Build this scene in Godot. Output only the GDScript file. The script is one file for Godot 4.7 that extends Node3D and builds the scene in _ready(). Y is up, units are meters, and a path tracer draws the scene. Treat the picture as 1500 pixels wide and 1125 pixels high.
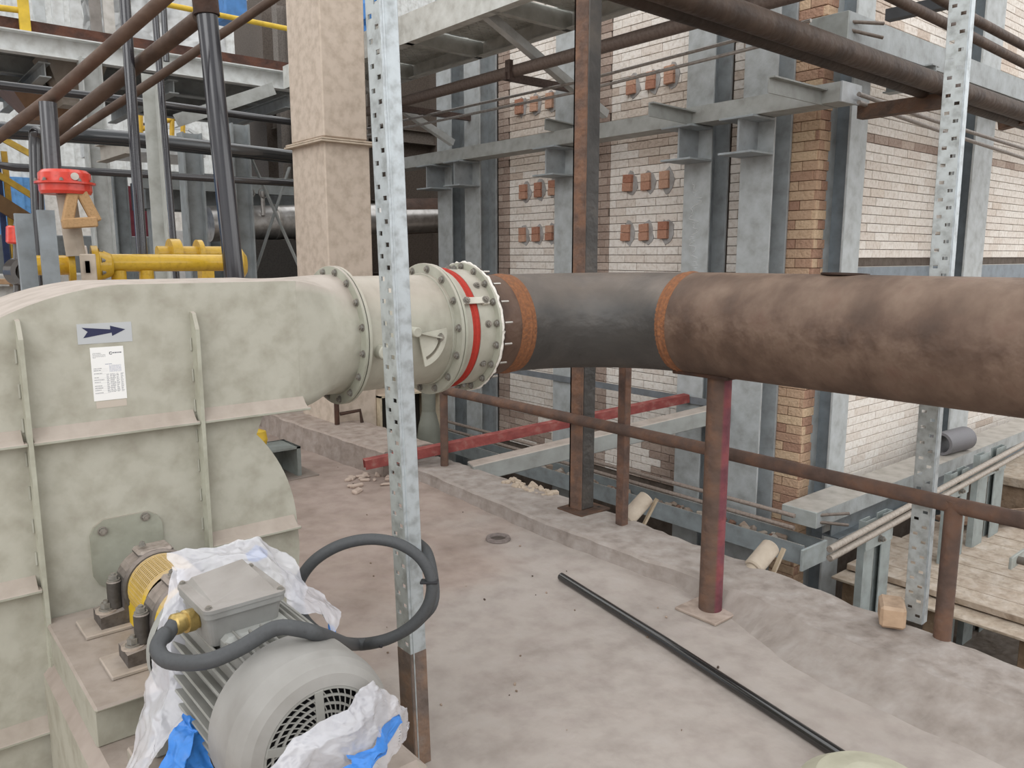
extends Node3D
# An industrial fan, its duct and pipe on a concrete deck beside a brick furnace under construction.

class MB:
	var v := PackedVector3Array()
	var n := PackedVector3Array()
	var c := PackedColorArray()
	var u := PackedVector2Array()
	var tint := Color(1, 1, 1)
	var dust := Color(0, 0, 0, 0)
	func _init(hex = "ffffff", dust_hex = "", amount = 0.0):
		tint = Color.html(hex).srgb_to_linear()
		if dust_hex != "":
			dust = Color.html(dust_hex).srgb_to_linear()
			dust.a = amount
	func vert(p, nn, uvv = Vector2.ZERO):
		v.append(p); n.append(nn); u.append(uvv)
		var k = tint
		if dust.a > 0.0:
			var t = clampf((nn.y - 0.3) / 0.4, 0.0, 1.0) * dust.a
			k = Color(lerpf(tint.r, dust.r, t), lerpf(tint.g, dust.g, t), lerpf(tint.b, dust.b, t))
		c.append(k)
	func tri(a, b, d, out):
		var nn = (d - a).cross(b - a)
		if nn.length_squared() < 1e-16: return
		nn = nn.normalized()
		if nn.dot(out) < 0.0:
			vert(a, -nn); vert(d, -nn); vert(b, -nn)
		else:
			vert(a, nn); vert(b, nn); vert(d, nn)
	func quad(a, b, d, e, out):
		tri(a, b, d, out); tri(a, d, e, out)
	func trin(a, b, d, na, nb, nd):
		if (d - a).cross(b - a).dot(na + nb + nd) < 0.0:
			vert(a, na); vert(d, nd); vert(b, nb)
		else:
			vert(a, na); vert(b, nb); vert(d, nd)
	func quadn(a, b, d, e, na, nb, nd, ne):
		trin(a, b, d, na, nb, nd); trin(a, d, e, na, nd, ne)
	func bx(t: Transform3D, s: Vector3, ch := 0.0):
		var h = s / 2.0
		ch = minf(ch, minf(h.x, minf(h.y, h.z)) * 0.9)
		var P = func(ax, sg: Vector3):
			var p = Vector3(h.x * sg.x, h.y * sg.y, h.z * sg.z)
			for k in 3:
				if k != ax: p[k] -= sg[k] * ch
			return t * p
		for ax in 3:
			var a1 = (ax + 1) % 3
			var a2 = (ax + 2) % 3
			for s0 in [-1.0, 1.0]:
				var q = []
				for pr in [[-1.0, -1.0], [1.0, -1.0], [1.0, 1.0], [-1.0, 1.0]]:
					var sg = Vector3.ZERO
					sg[ax] = s0; sg[a1] = pr[0]; sg[a2] = pr[1]
					q.append(P.call(ax, sg))
				var o = Vector3.ZERO
				o[ax] = s0
				quad(q[0], q[1], q[2], q[3], t.basis * o)
			if ch > 0.0:
				for s1 in [-1.0, 1.0]:
					for s2 in [-1.0, 1.0]:
						var lo = Vector3.ZERO
						lo[ax] = -1.0; lo[a1] = s1; lo[a2] = s2
						var hi = lo
						hi[ax] = 1.0
						var o2 = Vector3.ZERO
						o2[a1] = s1; o2[a2] = s2
						quad(P.call(a1, lo), P.call(a1, hi), P.call(a2, hi), P.call(a2, lo), t.basis * o2)
		if ch > 0.0:
			for x in [-1.0, 1.0]:
				for y in [-1.0, 1.0]:
					for z in [-1.0, 1.0]:
						var sg = Vector3(x, y, z)
						tri(P.call(0, sg), P.call(1, sg), P.call(2, sg), t.basis * sg)
	func box(lo: Vector3, hi: Vector3, ch := 0.0):
		bx(Transform3D(Basis(), (lo + hi) / 2.0), (hi - lo).abs(), ch)
	func frame(a: Vector3, b: Vector3, up := Vector3.UP) -> Transform3D:
		var z = (b - a).normalized()
		if absf(z.dot(up)) > 0.98: up = Vector3.BACK if absf(z.z) < 0.9 else Vector3.RIGHT
		var x = up.cross(z).normalized()
		return Transform3D(Basis(x, z.cross(x), z), a)
	func bar(a: Vector3, b: Vector3, w: float, h: float, ch := 0.0, up := Vector3.UP):
		var f = frame(a, b, up)
		f.origin = (a + b) / 2.0
		bx(f, Vector3(w, h, a.distance_to(b)), ch)
	func ext(poly: PackedVector2Array, a: Vector3, b: Vector3, up := Vector3.UP):
		var f = frame(a, b, up)
		var l = a.distance_to(b)
		extf(poly, f, l)
	func extf(poly: PackedVector2Array, f: Transform3D, l: float):
		var ccw = not Geometry2D.is_polygon_clockwise(poly)
		for i in poly.size():
			var p = poly[i]
			var q = poly[(i + 1) % poly.size()]
			var e = q - p
			if e.length() < 1e-7: continue
			var o = Vector2(e.y, -e.x) if ccw else Vector2(-e.y, e.x)
			quad(f * Vector3(p.x, p.y, 0), f * Vector3(q.x, q.y, 0), f * Vector3(q.x, q.y, l), f * Vector3(p.x, p.y, l), f.basis * Vector3(o.x, o.y, 0))
		var ix = Geometry2D.triangulate_polygon(poly)
		for k in range(0, ix.size(), 3):
			for z in [0.0, l]:
				tri(f * Vector3(poly[ix[k]].x, poly[ix[k]].y, z), f * Vector3(poly[ix[k + 1]].x, poly[ix[k + 1]].y, z), f * Vector3(poly[ix[k + 2]].x, poly[ix[k + 2]].y, z), f.basis * Vector3(0, 0, -1.0 if z == 0.0 else 1.0))
	func tube(pts: Array, r: float, seg := 12, caps := true, r2 := -1.0):
		if r2 < 0.0: r2 = r
		var m = pts.size()
		var side = Vector3.ZERO
		var rings = []
		var dirs = []
		for i in m:
			var d = (pts[mini(i + 1, m - 1)] - pts[maxi(i - 1, 0)]).normalized()
			if i == 0:
				side = d.cross(Vector3.UP if absf(d.y) < 0.9 else Vector3.RIGHT).normalized()
			else:
				side = (side - d * side.dot(d)).normalized()
			var w = d.cross(side)
			var rr = lerpf(r, r2, float(i) / maxf(1.0, m - 1))
			var ring = []
			for k in seg + 1:
				var an = TAU * k / seg
				var nn = side * cos(an) + w * sin(an)
				ring.append([pts[i] + nn * rr, nn])
			rings.append(ring); dirs.append(d)
		for i in m - 1:
			for k in seg:
				var a = rings[i][k]; var b = rings[i][k + 1]; var d = rings[i + 1][k + 1]; var e = rings[i + 1][k]
				quadn(a[0], b[0], d[0], e[0], a[1], b[1], d[1], e[1])
		if caps:
			for k in seg:
				tri(pts[0], rings[0][k][0], rings[0][k + 1][0], -dirs[0])
				tri(pts[m - 1], rings[m - 1][k][0], rings[m - 1][k + 1][0], dirs[m - 1])
	# profile of (radius, height) turned about the local Y axis
	func lathe(t: Transform3D, prof: Array, seg := 24, a0 := 0.0, a1 := TAU):
		for i in prof.size() - 1:
			var p = prof[i]; var q = prof[i + 1]
			var e = q - p
			if e.length() < 1e-7: continue
			var o = Vector2(e.y, -e.x).normalized()
			for k in seg:
				var an = a0 + (a1 - a0) * k / seg
				var am = a0 + (a1 - a0) * (k + 1) / seg
				var da = Vector3(cos(an), 0, sin(an)); var db = Vector3(cos(am), 0, sin(am))
				var na = (t.basis * (da * o.x + Vector3(0, o.y, 0))).normalized()
				var nb = (t.basis * (db * o.x + Vector3(0, o.y, 0))).normalized()
				var A = t * (da * p.x + Vector3(0, p.y, 0)); var B = t * (db * p.x + Vector3(0, p.y, 0))
				var C = t * (db * q.x + Vector3(0, q.y, 0)); var D = t * (da * q.x + Vector3(0, q.y, 0))
				if p.x < 1e-6: trin(A, C, D, na, nb, na)
				elif q.x < 1e-6: trin(A, B, D, na, nb, na)
				else: quadn(A, B, C, D, na, nb, nb, na)
	func axis_t(o: Vector3, dir: Vector3) -> Transform3D:
		var y = dir.normalized()
		var x = y.cross(Vector3.UP if absf(y.y) < 0.9 else Vector3.RIGHT).normalized()
		return Transform3D(Basis(x, y, x.cross(y)), o)
	func cyl(a: Vector3, b: Vector3, r: float, seg := 16, ch := 0.0):
		var l = a.distance_to(b)
		lathe(axis_t(a, b - a), [Vector2(0, 0), Vector2(r - ch, 0), Vector2(r, ch), Vector2(r, l - ch), Vector2(r - ch, l), Vector2(0, l)], seg)
	func ring(o: Vector3, dir: Vector3, r0: float, r1: float, th: float, seg := 40, ch := 0.0015):
		lathe(axis_t(o, dir), [Vector2(r0, 0), Vector2(r1 - ch, 0), Vector2(r1, ch), Vector2(r1, th - ch), Vector2(r1 - ch, th), Vector2(r0, th), Vector2(r0, 0)], seg)
	# a grid of control points (rows of Vector3), smoothed and crumpled by noise
	func sheet(ctrl: Array, nu: int, nv: int, noise: FastNoiseLite, amp: float, th := 0.0):
		var rows = ctrl.size(); var cols = ctrl[0].size()
		var g = []
		for i in nu + 1:
			var fi = float(i) / nu * (rows - 1)
			var i0 = mini(int(fi), rows - 2); var ti = fi - i0
			ti = ti * ti * (3 - 2 * ti) * 0.5 + ti * 0.5
			var line = []
			for j in nv + 1:
				var fj = float(j) / nv * (cols - 1)
				var j0 = mini(int(fj), cols - 2); var tj = fj - j0
				tj = tj * tj * (3 - 2 * tj) * 0.5 + tj * 0.5
				var p = ctrl[i0][j0].lerp(ctrl[i0][j0 + 1], tj).lerp(ctrl[i0 + 1][j0].lerp(ctrl[i0 + 1][j0 + 1], tj), ti)
				p += Vector3(noise.get_noise_3dv(p * 10.0), noise.get_noise_3dv(p * 10.0 + Vector3(31, 0, 7)), noise.get_noise_3dv(p * 10.0 + Vector3(5, 77, 0))) * amp
				line.append(p)
			g.append(line)
		for i in nu:
			for j in nv:
				var q = [[i, j], [i, j + 1], [i + 1, j + 1], [i + 1, j]]
				var nn = []
				for w in q:
					var du = g[mini(w[0] + 1, nu)][w[1]] - g[maxi(w[0] - 1, 0)][w[1]]
					var dv = g[w[0]][mini(w[1] + 1, nv)] - g[w[0]][maxi(w[1] - 1, 0)]
					var o = du.cross(dv).normalized()
					if o.dot(Vector3(0, 1.65, 0) - g[w[0]][w[1]]) < 0: o = -o
					nn.append(o)
				var a = g[i][j]; var b = g[i][j + 1]; var d = g[i + 1][j + 1]; var e = g[i + 1][j]
				quadn(a, b, d, e, nn[0], nn[1], nn[2], nn[3])
				if th > 0.0:
					quadn(a - nn[0] * th, b - nn[1] * th, d - nn[2] * th, e - nn[3] * th, -nn[0], -nn[1], -nn[2], -nn[3])
	func done() -> ArrayMesh:
		var arr = []
		arr.resize(Mesh.ARRAY_MAX)
		arr[Mesh.ARRAY_VERTEX] = v; arr[Mesh.ARRAY_NORMAL] = n; arr[Mesh.ARRAY_COLOR] = c; arr[Mesh.ARRAY_TEX_UV] = u
		var m := ArrayMesh.new()
		m.add_surface_from_arrays(Mesh.PRIMITIVE_TRIANGLES, arr)
		return m

var M := {}
var used := {}

func numbered(called: String) -> String:
	var k = used.get(called, 0)
	used[called] = k + 1
	return called if k == 0 else "%s_%03d" % [called, k]

func tag(o, label, category, group = ""):
	o.set_meta("label", label); o.set_meta("category", category)
	if group: o.set_meta("group", group)
	return o

func thing(called, at: Vector3, label, category, group = ""):
	var o := Node3D.new()
	o.name = numbered(called); add_child(o)
	o.position = at
	return tag(o, label, category, group)

func world_of(o) -> Vector3:
	var p = Vector3.ZERO
	while o != self and o != null:
		p += o.position
		o = o.get_parent()
	return p

# commits a builder in world coordinates as one named mesh; top-level unless a parent is given
func put(mb, called, mat, parent = null, label = ""):
	var o := MeshInstance3D.new()
	o.mesh = mb.done() if mb is MB else mb
	o.material_override = M[mat] if mat is String else mat
	if parent == null:
		o.name = numbered(called); add_child(o)
	else:
		o.name = called
		o.position = -world_of(parent)
		parent.add_child(o, true)
	if label: o.set_meta("label", label)
	return o

func inst(mesh, called, mat, parent, t: Transform3D):
	var o := MeshInstance3D.new()
	o.mesh = mesh; o.name = called
	o.material_override = M[mat] if mat is String else mat
	o.transform = Transform3D(t.basis, t.origin - world_of(parent))
	parent.add_child(o, true)
	return o

func struct(mb, called, mat, parent = null):
	var o = put(mb, called, mat, parent)
	if parent == null:
		o.set_meta("kind", "structure")
	return o

func ntex(seed_: int, freq: float, cols: Array, offs: Array, oct := 5, size := 512, kind := FastNoiseLite.TYPE_SIMPLEX_SMOOTH) -> NoiseTexture2D:
	var f := FastNoiseLite.new()
	f.seed = seed_; f.frequency = freq; f.fractal_octaves = oct; f.noise_type = kind
	f.fractal_gain = 0.55
	var t := NoiseTexture2D.new()
	t.width = size; t.height = size; t.seamless = true; t.noise = f
	var g := Gradient.new()
	var pc := PackedColorArray()
	for h in cols: pc.append(Color.html(h))
	g.colors = pc; g.offsets = PackedFloat32Array(offs)
	t.color_ramp = g
	return t

func nmap(seed_: int, freq: float, strength: float, oct := 4) -> NoiseTexture2D:
	var f := FastNoiseLite.new()
	f.seed = seed_; f.frequency = freq; f.fractal_octaves = oct
	var t := NoiseTexture2D.new()
	t.width = 512; t.height = 512; t.seamless = true; t.noise = f
	t.as_normal_map = true; t.bump_strength = strength
	return t

func mat(called, tex, scale, rough, metal = 0.0, normal = null, nscale = 1.0, nuv = 1.0):
	var m := StandardMaterial3D.new()
	m.vertex_color_use_as_albedo = true
	m.roughness = rough; m.metallic = metal
	m.uv1_triplanar = true; m.uv1_world_triplanar = true
	m.uv1_scale = Vector3.ONE * scale
	if tex: m.albedo_texture = tex
	if normal:
		m.normal_enabled = true; m.normal_texture = normal; m.normal_scale = nscale
	M[called] = m
	return m

# section outlines, centred
func sec_i(h, b, tf, tw): return PackedVector2Array([Vector2(-b / 2, -h / 2), Vector2(b / 2, -h / 2), Vector2(b / 2, -h / 2 + tf), Vector2(tw / 2, -h / 2 + tf), Vector2(tw / 2, h / 2 - tf), Vector2(b / 2, h / 2 - tf), Vector2(b / 2, h / 2), Vector2(-b / 2, h / 2), Vector2(-b / 2, h / 2 - tf), Vector2(-tw / 2, h / 2 - tf), Vector2(-tw / 2, -h / 2 + tf), Vector2(-b / 2, -h / 2 + tf)])
# channel: web at x = 0, flanges towards +x (or -x when b < 0)
func sec_c(h, b, t):
	var s = signf(b) * t
	return PackedVector2Array([Vector2(0, -h / 2), Vector2(b, -h / 2), Vector2(b, -h / 2 + t), Vector2(s, -h / 2 + t), Vector2(s, h / 2 - t), Vector2(b, h / 2 - t), Vector2(b, h / 2), Vector2(0, h / 2)])
# angle: corner at the origin, legs a along x and b along y
func sec_l(a, b, t): return PackedVector2Array([Vector2(0, 0), Vector2(a, 0), Vector2(a, signf(b) * t), Vector2(signf(a) * t, signf(b) * t), Vector2(signf(a) * t, b), Vector2(0, b)])

func hexbolt(r: float, h: float) -> ArrayMesh:
	var b = MB.new("8c8a84", "a09488", 0.5)
	b.lathe(Transform3D(), [Vector2(r * 1.35, 0), Vector2(r * 1.35, h * 0.18), Vector2(r * 1.0, h * 0.18)], 14)
	var T = Transform3D()
	var p = PackedVector2Array()
	for k in 6: p.append(Vector2(cos(TAU * k / 6), sin(TAU * k / 6)) * r)
	b.extf(p, Transform3D(Basis(Vector3.RIGHT, Vector3.FORWARD, Vector3.UP), Vector3(0, h * 0.18, 0)), h * 0.6)
	b.lathe(Transform3D(T.basis, Vector3(0, h * 0.78, 0)), [Vector2(r * 0.5, 0), Vector2(r * 0.5, h * 0.3), Vector2(0, h * 0.3)], 8)
	return b.done()

func ytf(o: Vector3, dir: Vector3) -> Transform3D:
	var y = dir.normalized()
	var x = y.cross(Vector3.UP if absf(y.y) < 0.9 else Vector3.RIGHT).normalized()
	return Transform3D(Basis(x, y, x.cross(y)), o)

func rnd(seed_) -> RandomNumberGenerator:
	var r := RandomNumberGenerator.new()
	r.seed = seed_
	return r

func smooth_path(pts: Array, per := 8) -> Array:
	var c := Curve3D.new()
	for i in pts.size():
		var d = (pts[mini(i + 1, pts.size() - 1)] - pts[maxi(i - 1, 0)]) / 6.0
		c.add_point(pts[i], -d, d)
	var out = []
	for i in pts.size() - 1:
		for k in per: out.append(c.sample(i, float(k) / per))
	out.append(pts[-1])
	return out

func _ready():
	# ---- view, sky, exposure
	var cam := Camera3D.new()
	cam.name = "camera"
	cam.position = Vector3(0, 1.65, 0)
	cam.rotation_degrees = Vector3(-9.2, -40.0, 0)
	cam.fov = 51.85
	cam.near = 0.05; cam.far = 200.0
	add_child(cam)
	cam.current = true
	var env := Environment.new()
	env.background_mode = Environment.BG_SKY
	var sm := ProceduralSkyMaterial.new()
	sm.sky_top_color = Color(0.965, 0.965, 0.965); sm.sky_horizon_color = Color(0.975, 0.972, 0.968)
	sm.ground_bottom_color = Color(0.5, 0.48, 0.46); sm.ground_horizon_color = Color(0.9, 0.9, 0.9)
	sm.sun_angle_max = 0.0
	var sky := Sky.new()
	sky.sky_material = sm
	env.sky = sky
	env.background_energy_multiplier = 1.2
	env.tonemap_mode = Environment.TONE_MAPPER_LINEAR
	env.tonemap_exposure = 1.65
	env.sdfgi_enabled = true; env.ssao_enabled = true; env.ssil_enabled = true
	var we := WorldEnvironment.new()
	we.name = "environment"
	we.environment = env
	add_child(we)
	var sun := DirectionalLight3D.new()
	sun.name = "soft_daylight"
	sun.rotation_degrees = Vector3(-36, -52, 0)
	sun.light_energy = 0.36
	sun.light_angular_distance = 60.0
	sun.light_color = Color(1.0, 1.0, 1.0)
	sun.shadow_enabled = true
	add_child(sun)
	materials()
	setting()
	brick_walls()
	furnace_steel()
	furnace_pipes()
	deck_things()
	fan()
	duct()
	steel_pipe()
	motor()
	posts_and_cable()
	pit()
	plant_behind()

func materials():
	var grey = ntex(1, 0.012, ["cfccc8", "ebeae8", "ffffff"], [0.0, 0.45, 1.0], 6)
	var fine = ntex(2, 0.04, ["d0cecc", "f4f4f4", "ffffff"], [0.0, 0.4, 1.0], 5)
	var streak = ntex(3, 0.02, ["c4c2c0", "e8e7e6", "f6f6f6", "ffffff"], [0.0, 0.4, 0.6, 1.0], 6)
	var n_fine = nmap(11, 0.05, 3.0)
	var n_rough = nmap(12, 0.03, 6.0, 6)
	mat("paint", grey, 0.9, 0.55, 0.0, n_fine, 0.15)
	mat("dusty_paint", ntex(15, 0.02, ["dcd9d6", "eeedeb", "fafafa", "ffffff"], [0.0, 0.35, 0.6, 1.0], 7), 0.8, 0.75, 0.0, n_fine, 0.15)
	mat("galvanised", streak, 1.6, 0.42, 0.45, n_fine, 0.1)
	mat("gloss", fine, 1.5, 0.2)
	var dg = mat("dark_gloss", fine, 1.5, 0.16)
	dg.metallic_specular = 0.8
	mat("rubber", fine, 4.0, 0.6)
	mat("iron", streak, 3.0, 0.6, 0.2, n_fine, 0.4)
	mat("brass", fine, 6.0, 0.35, 0.7)
	mat("stainless", streak, 0.8, 0.33, 0.85)
	mat("concrete", ntex(4, 0.008, ["dcd8d4", "eeebe9", "faf8f6", "ffffff"], [0.0, 0.35, 0.65, 1.0], 7, 1024), 0.6, 0.9, 0.0, n_rough, 0.2)
	mat("rough_concrete", ntex(5, 0.02, ["c6c0bb", "e6e2de", "ffffff"], [0.0, 0.45, 1.0], 7), 0.7, 0.95, 0.0, n_rough, 0.4)
	mat("timber", ntex(6, 0.015, ["c6bcb2", "e8e2da", "ffffff"], [0.0, 0.45, 1.0], 6), 0.8, 0.9, 0.0, n_rough, 0.6)
	mat("fabric", fine, 3.0, 0.8, 0.0, n_fine, 0.5)
	mat("print", null, 1.0, 0.5)
	mat("rust", ntex(7, 0.012, ["5a504a", "73655d", "89705f", "877970"], [0.0, 0.4, 0.7, 1.0], 6), 0.8, 0.8, 0.1, n_rough, 0.5)
	mat("weld_rust", ntex(8, 0.03, ["664a3a", "86583a", "a06c46"], [0.0, 0.5, 1.0], 5), 3.0, 0.9, 0.0, n_rough, 0.8)
	mat("pipe_rust", ntex(9, 0.007, ["54473f", "6e5d52", "86766a", "7c655a"], [0.0, 0.4, 0.65, 1.0], 7, 1024), 0.55, 0.62, 0.15, n_fine, 0.5)
	mat("mill_scale", ntex(10, 0.007, ["666563", "868482", "aaa299"], [0.0, 0.55, 1.0], 6), 0.7, 0.5, 0.25, n_fine, 0.4)
	mat("red_steel", ntex(13, 0.02, ["7c3f40", "9c5450", "b29a92"], [0.0, 0.55, 1.0], 6), 0.8, 0.8, 0.0, n_fine, 0.4)
	var bt = ntex(14, 0.02, ["dcd6d0", "f4f1ee", "ffffff"], [0.0, 0.4, 1.0], 6)
	var r = rnd(5)
	for k in 8:
		var m = mat("white_brick_%d" % k, bt, 1.7, 0.9, 0.0, n_rough, 0.5)
		m.albedo_color = Color.html("f8f5f0").lerp(Color.html("e4dbd2"), r.randf() * 0.9)
		m = mat("tan_brick_%d" % k, bt, 1.7, 0.9, 0.0, n_rough, 0.7)
		m.albedo_color = Color.html("eee6dc").lerp(Color.html("cdbdb0"), r.randf())
		m = mat("fire_brick_%d" % k, bt, 2.2, 0.9, 0.0, n_rough, 0.9)
		m.albedo_color = Color.html("dcc3a4").lerp(Color.html("b08c78"), r.randf())
		m = mat("grey_brick_%d" % k, bt, 2.0, 0.9, 0.0, n_rough, 0.8)
		m.albedo_color = Color.html("cbbcb1").lerp(Color.html("a8958a"), r.randf())
		m = mat("red_brick_%d" % k, bt, 3.0, 0.9, 0.0, n_rough, 1.0)
		m.albedo_color = Color.html("cfa992").lerp(Color.html("b07c66"), r.randf())
	var film = mat("film", null, 2.0, 0.12)
	film.transparency = BaseMaterial3D.TRANSPARENCY_ALPHA
	film.albedo_color = Color(0.9, 0.9, 0.92, 0.55)
	film.cull_mode = BaseMaterial3D.CULL_DISABLED
	var blue = mat("blue_film", fine, 3.0, 0.4)
	blue.cull_mode = BaseMaterial3D.CULL_DISABLED

func noise(seed_, freq, oct = 3) -> FastNoiseLite:
	var f := FastNoiseLite.new()
	f.seed = seed_; f.frequency = freq; f.fractal_octaves = oct
	return f

func setting():
	# the hall floor far below and the raised deck
	var g = MB.new("a49c94")
	g.box(Vector3(-30, -1.9, -40), Vector3(40, -1.7, 12))
	struct(g, "floor", "rough_concrete")
	var b = MB.new("a1938b")
	var nz = noise(21, 0.35, 5); var nf = noise(22, 2.2, 4)
	var pink = Color.html("b0a198").srgb_to_linear(); var pale = Color.html("b4aca6").srgb_to_linear(); var dark = Color.html("8c7d74").srgb_to_linear()
	var x0 = -1.0; var z0 = -8.4; var st = 0.06; var nx = 75; var nzc = 165
	var P = func(i, j):
		var x = x0 + i * st; var z = z0 + j * st
		return Vector3(minf(x, 3.45), 0.004 * nz.get_noise_2d(x * 3, z * 3) + (0.0015 * nf.get_noise_2d(x * 2, z * 2) if z < -3.0 else 0.0), z)
	var K = func(p: Vector3):
		var w = nz.get_noise_2d(p.x * 1.7, p.z * 1.7); var w2 = nf.get_noise_2d(p.x, p.z)
		var t = smoothstep(-3.5, -2.6, p.z + w * 1.3 + (p.x - 2.2) * 0.25)
		var k = pink.lerp(pale, t)
		var d = clampf((w2 + 0.1) * 1.1, 0, 1) * (1.0 - t) * 0.7 + clampf(w * 1.1 - 0.1, 0, 1) * 0.16
		k = k.lerp(dark, clampf(d, 0, 1))
		return k
	for i in nx:
		for j in nzc:
			var q = [P.call(i, j), P.call(i, j + 1), P.call(i + 1, j + 1), P.call(i + 1, j)]
			var at = b.c.size()
			b.quad(q[0], q[1], q[2], q[3], Vector3.UP)
			for k in range(at, b.c.size()): b.c[k] = K.call(b.v[k])
	b.box(Vector3(-6, -0.35, -8.4), Vector3(-1.0, 0.0, 3))
	b.box(Vector3(-1, -0.35, -8.4), Vector3(3.45, -0.02, 3))
	struct(b, "floor", "concrete")
	# kerb: far part higher, near part spreading into the deck
	var kb = MB.new("aaa099", "bbaea5", 0.7)
	var kz = noise(23, 1.6, 4)
	kerb(kb, [[-8.4, 3.12, 3.45], [-6.7, 2.9, 3.42], [-5.6, 2.93, 3.42], [-5.05, 2.98, 3.44]], 0.2, kz, 0.0)
	struct(kb, "trim_1", "rough_concrete")
	kb = MB.new("aca5a0", "b4aca6", 0.5)
	kerb(kb, [[-5.05, 3.14, 3.48], [-4.2, 3.1, 3.48], [-3.3, 3.04, 3.5], [-2.6, 3.06, 3.46], [-2.0, 3.08, 3.42], [-1.6, 3.0, 3.38], [-1.2, 2.98, 3.34], [-0.6, 2.96, 3.32], [1.0, 2.94, 3.3]], 0.09, kz, 0.24)
	struct(kb, "trim_2", "rough_concrete")
	# far walls of the hall
	var w = MB.new("d9dcdc")
	corrugated(w, Vector3(-14, 3.0, -20), Vector3(26, 3.0, -20), 8.0, 0.35)
	struct(w, "wall_north", "paint")
	w = MB.new("5b8fc4")
	corrugated(w, Vector3(-14, -1.7, -19.9), Vector3(3.4, -1.7, -19.9), 5.0, 0.35)
	struct(w, "wall_north", "paint")
	w = MB.new("cfccc6")
	w.box(Vector3(3.4, -1.7, -20.1), Vector3(26, 3.1, -19.9))
	struct(w, "wall_north", "paint")

func corrugated(w, a: Vector3, b: Vector3, h: float, pitch: float):
	var d = (b - a).normalized(); var o = d.cross(Vector3.UP)
	if o.dot(-a) < 0: o = -o
	var l = a.distance_to(b); var x = 0.0
	while x < l:
		var p = [[0.0, 0.0], [0.35, 0.0], [0.45, 0.04], [0.9, 0.04], [1.0, 0.0]]
		for k in 4:
			var u = a + d * (x + p[k][0] * pitch) + o * p[k][1]
			var v = a + d * (x + p[k + 1][0] * pitch) + o * p[k + 1][1]
			w.quad(u, v, v + Vector3.UP * h, u + Vector3.UP * h, o)
		x += pitch
	w.box(a - o * 0.1, b + Vector3.UP * h - o * 0.02)

func kerb(m, st: Array, h: float, nz, spread: float):
	var pts = []
	for i in st.size() - 1:
		var n = int(ceilf((st[i + 1][0] - st[i][0]) / 0.06))
		for k in n + (1 if i == st.size() - 2 else 0):
			var t = float(k) / n
			pts.append([lerpf(st[i][0], st[i + 1][0], t), lerpf(st[i][1], st[i + 1][1], t), lerpf(st[i][2], st[i + 1][2], t)])
	var rows = []
	for p in pts:
		var z = p[0]; var row = []
		var e = nz.get_noise_2d(z * 2.0, 3.0) * 0.02
		var sp = spread * smoothstep(-2.5, -1.3, z)
		var a = p[1] + e; var c = p[2] + nz.get_noise_2d(z * 3, 40) * 0.03
		var hh = h + nz.get_noise_2d(z, 9) * 0.008
		row.append(Vector3(a - 0.01 - sp, -0.01, z))
		row.append(Vector3(a - sp * 0.3, hh * 0.6, z))
		row.append(Vector3(a, hh - 0.012, z))
		row.append(Vector3(a + 0.015, hh, z))
		for k in 4: row.append(Vector3(lerpf(a + 0.015, c, (k + 1) / 5.0), hh + nz.get_noise_2d(z * 4, k * 5) * 0.006, z))
		row.append(Vector3(c - 0.01, hh - 0.005, z)); row.append(Vector3(c, hh - 0.02, z)); row.append(Vector3(c, -0.36, z))
		rows.append(row)
	for i in rows.size() - 1:
		for j in rows[i].size() - 1:
			m.quad(rows[i][j], rows[i][j + 1], rows[i + 1][j + 1], rows[i + 1][j], Vector3(-0.6 if j < 8 else 1.0, 1, 0))
	for e in [0, rows.size() - 1]:
		for j in range(1, rows[e].size() - 2): m.tri(rows[e][0], rows[e][j], rows[e][j + 1], Vector3(0, 0, -1 if e == 0 else 1))

# ---------------------------------------------------------------- brickwork
var brick_mesh := {}
func brick_of(l: float, h: float, d: float, ch := 0.003):
	var key = "%d_%d_%d" % [roundi(l * 200), roundi(h * 500), roundi(d * 200)]
	if not key in brick_mesh:
		var b = MB.new("ffffff")
		b.bx(Transform3D(Basis(), Vector3(0, 0, -d / 2)), Vector3(l, h, d), ch)
		brick_mesh[key] = b.done()
	return brick_mesh[key]

const CH := 0.0745
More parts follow.
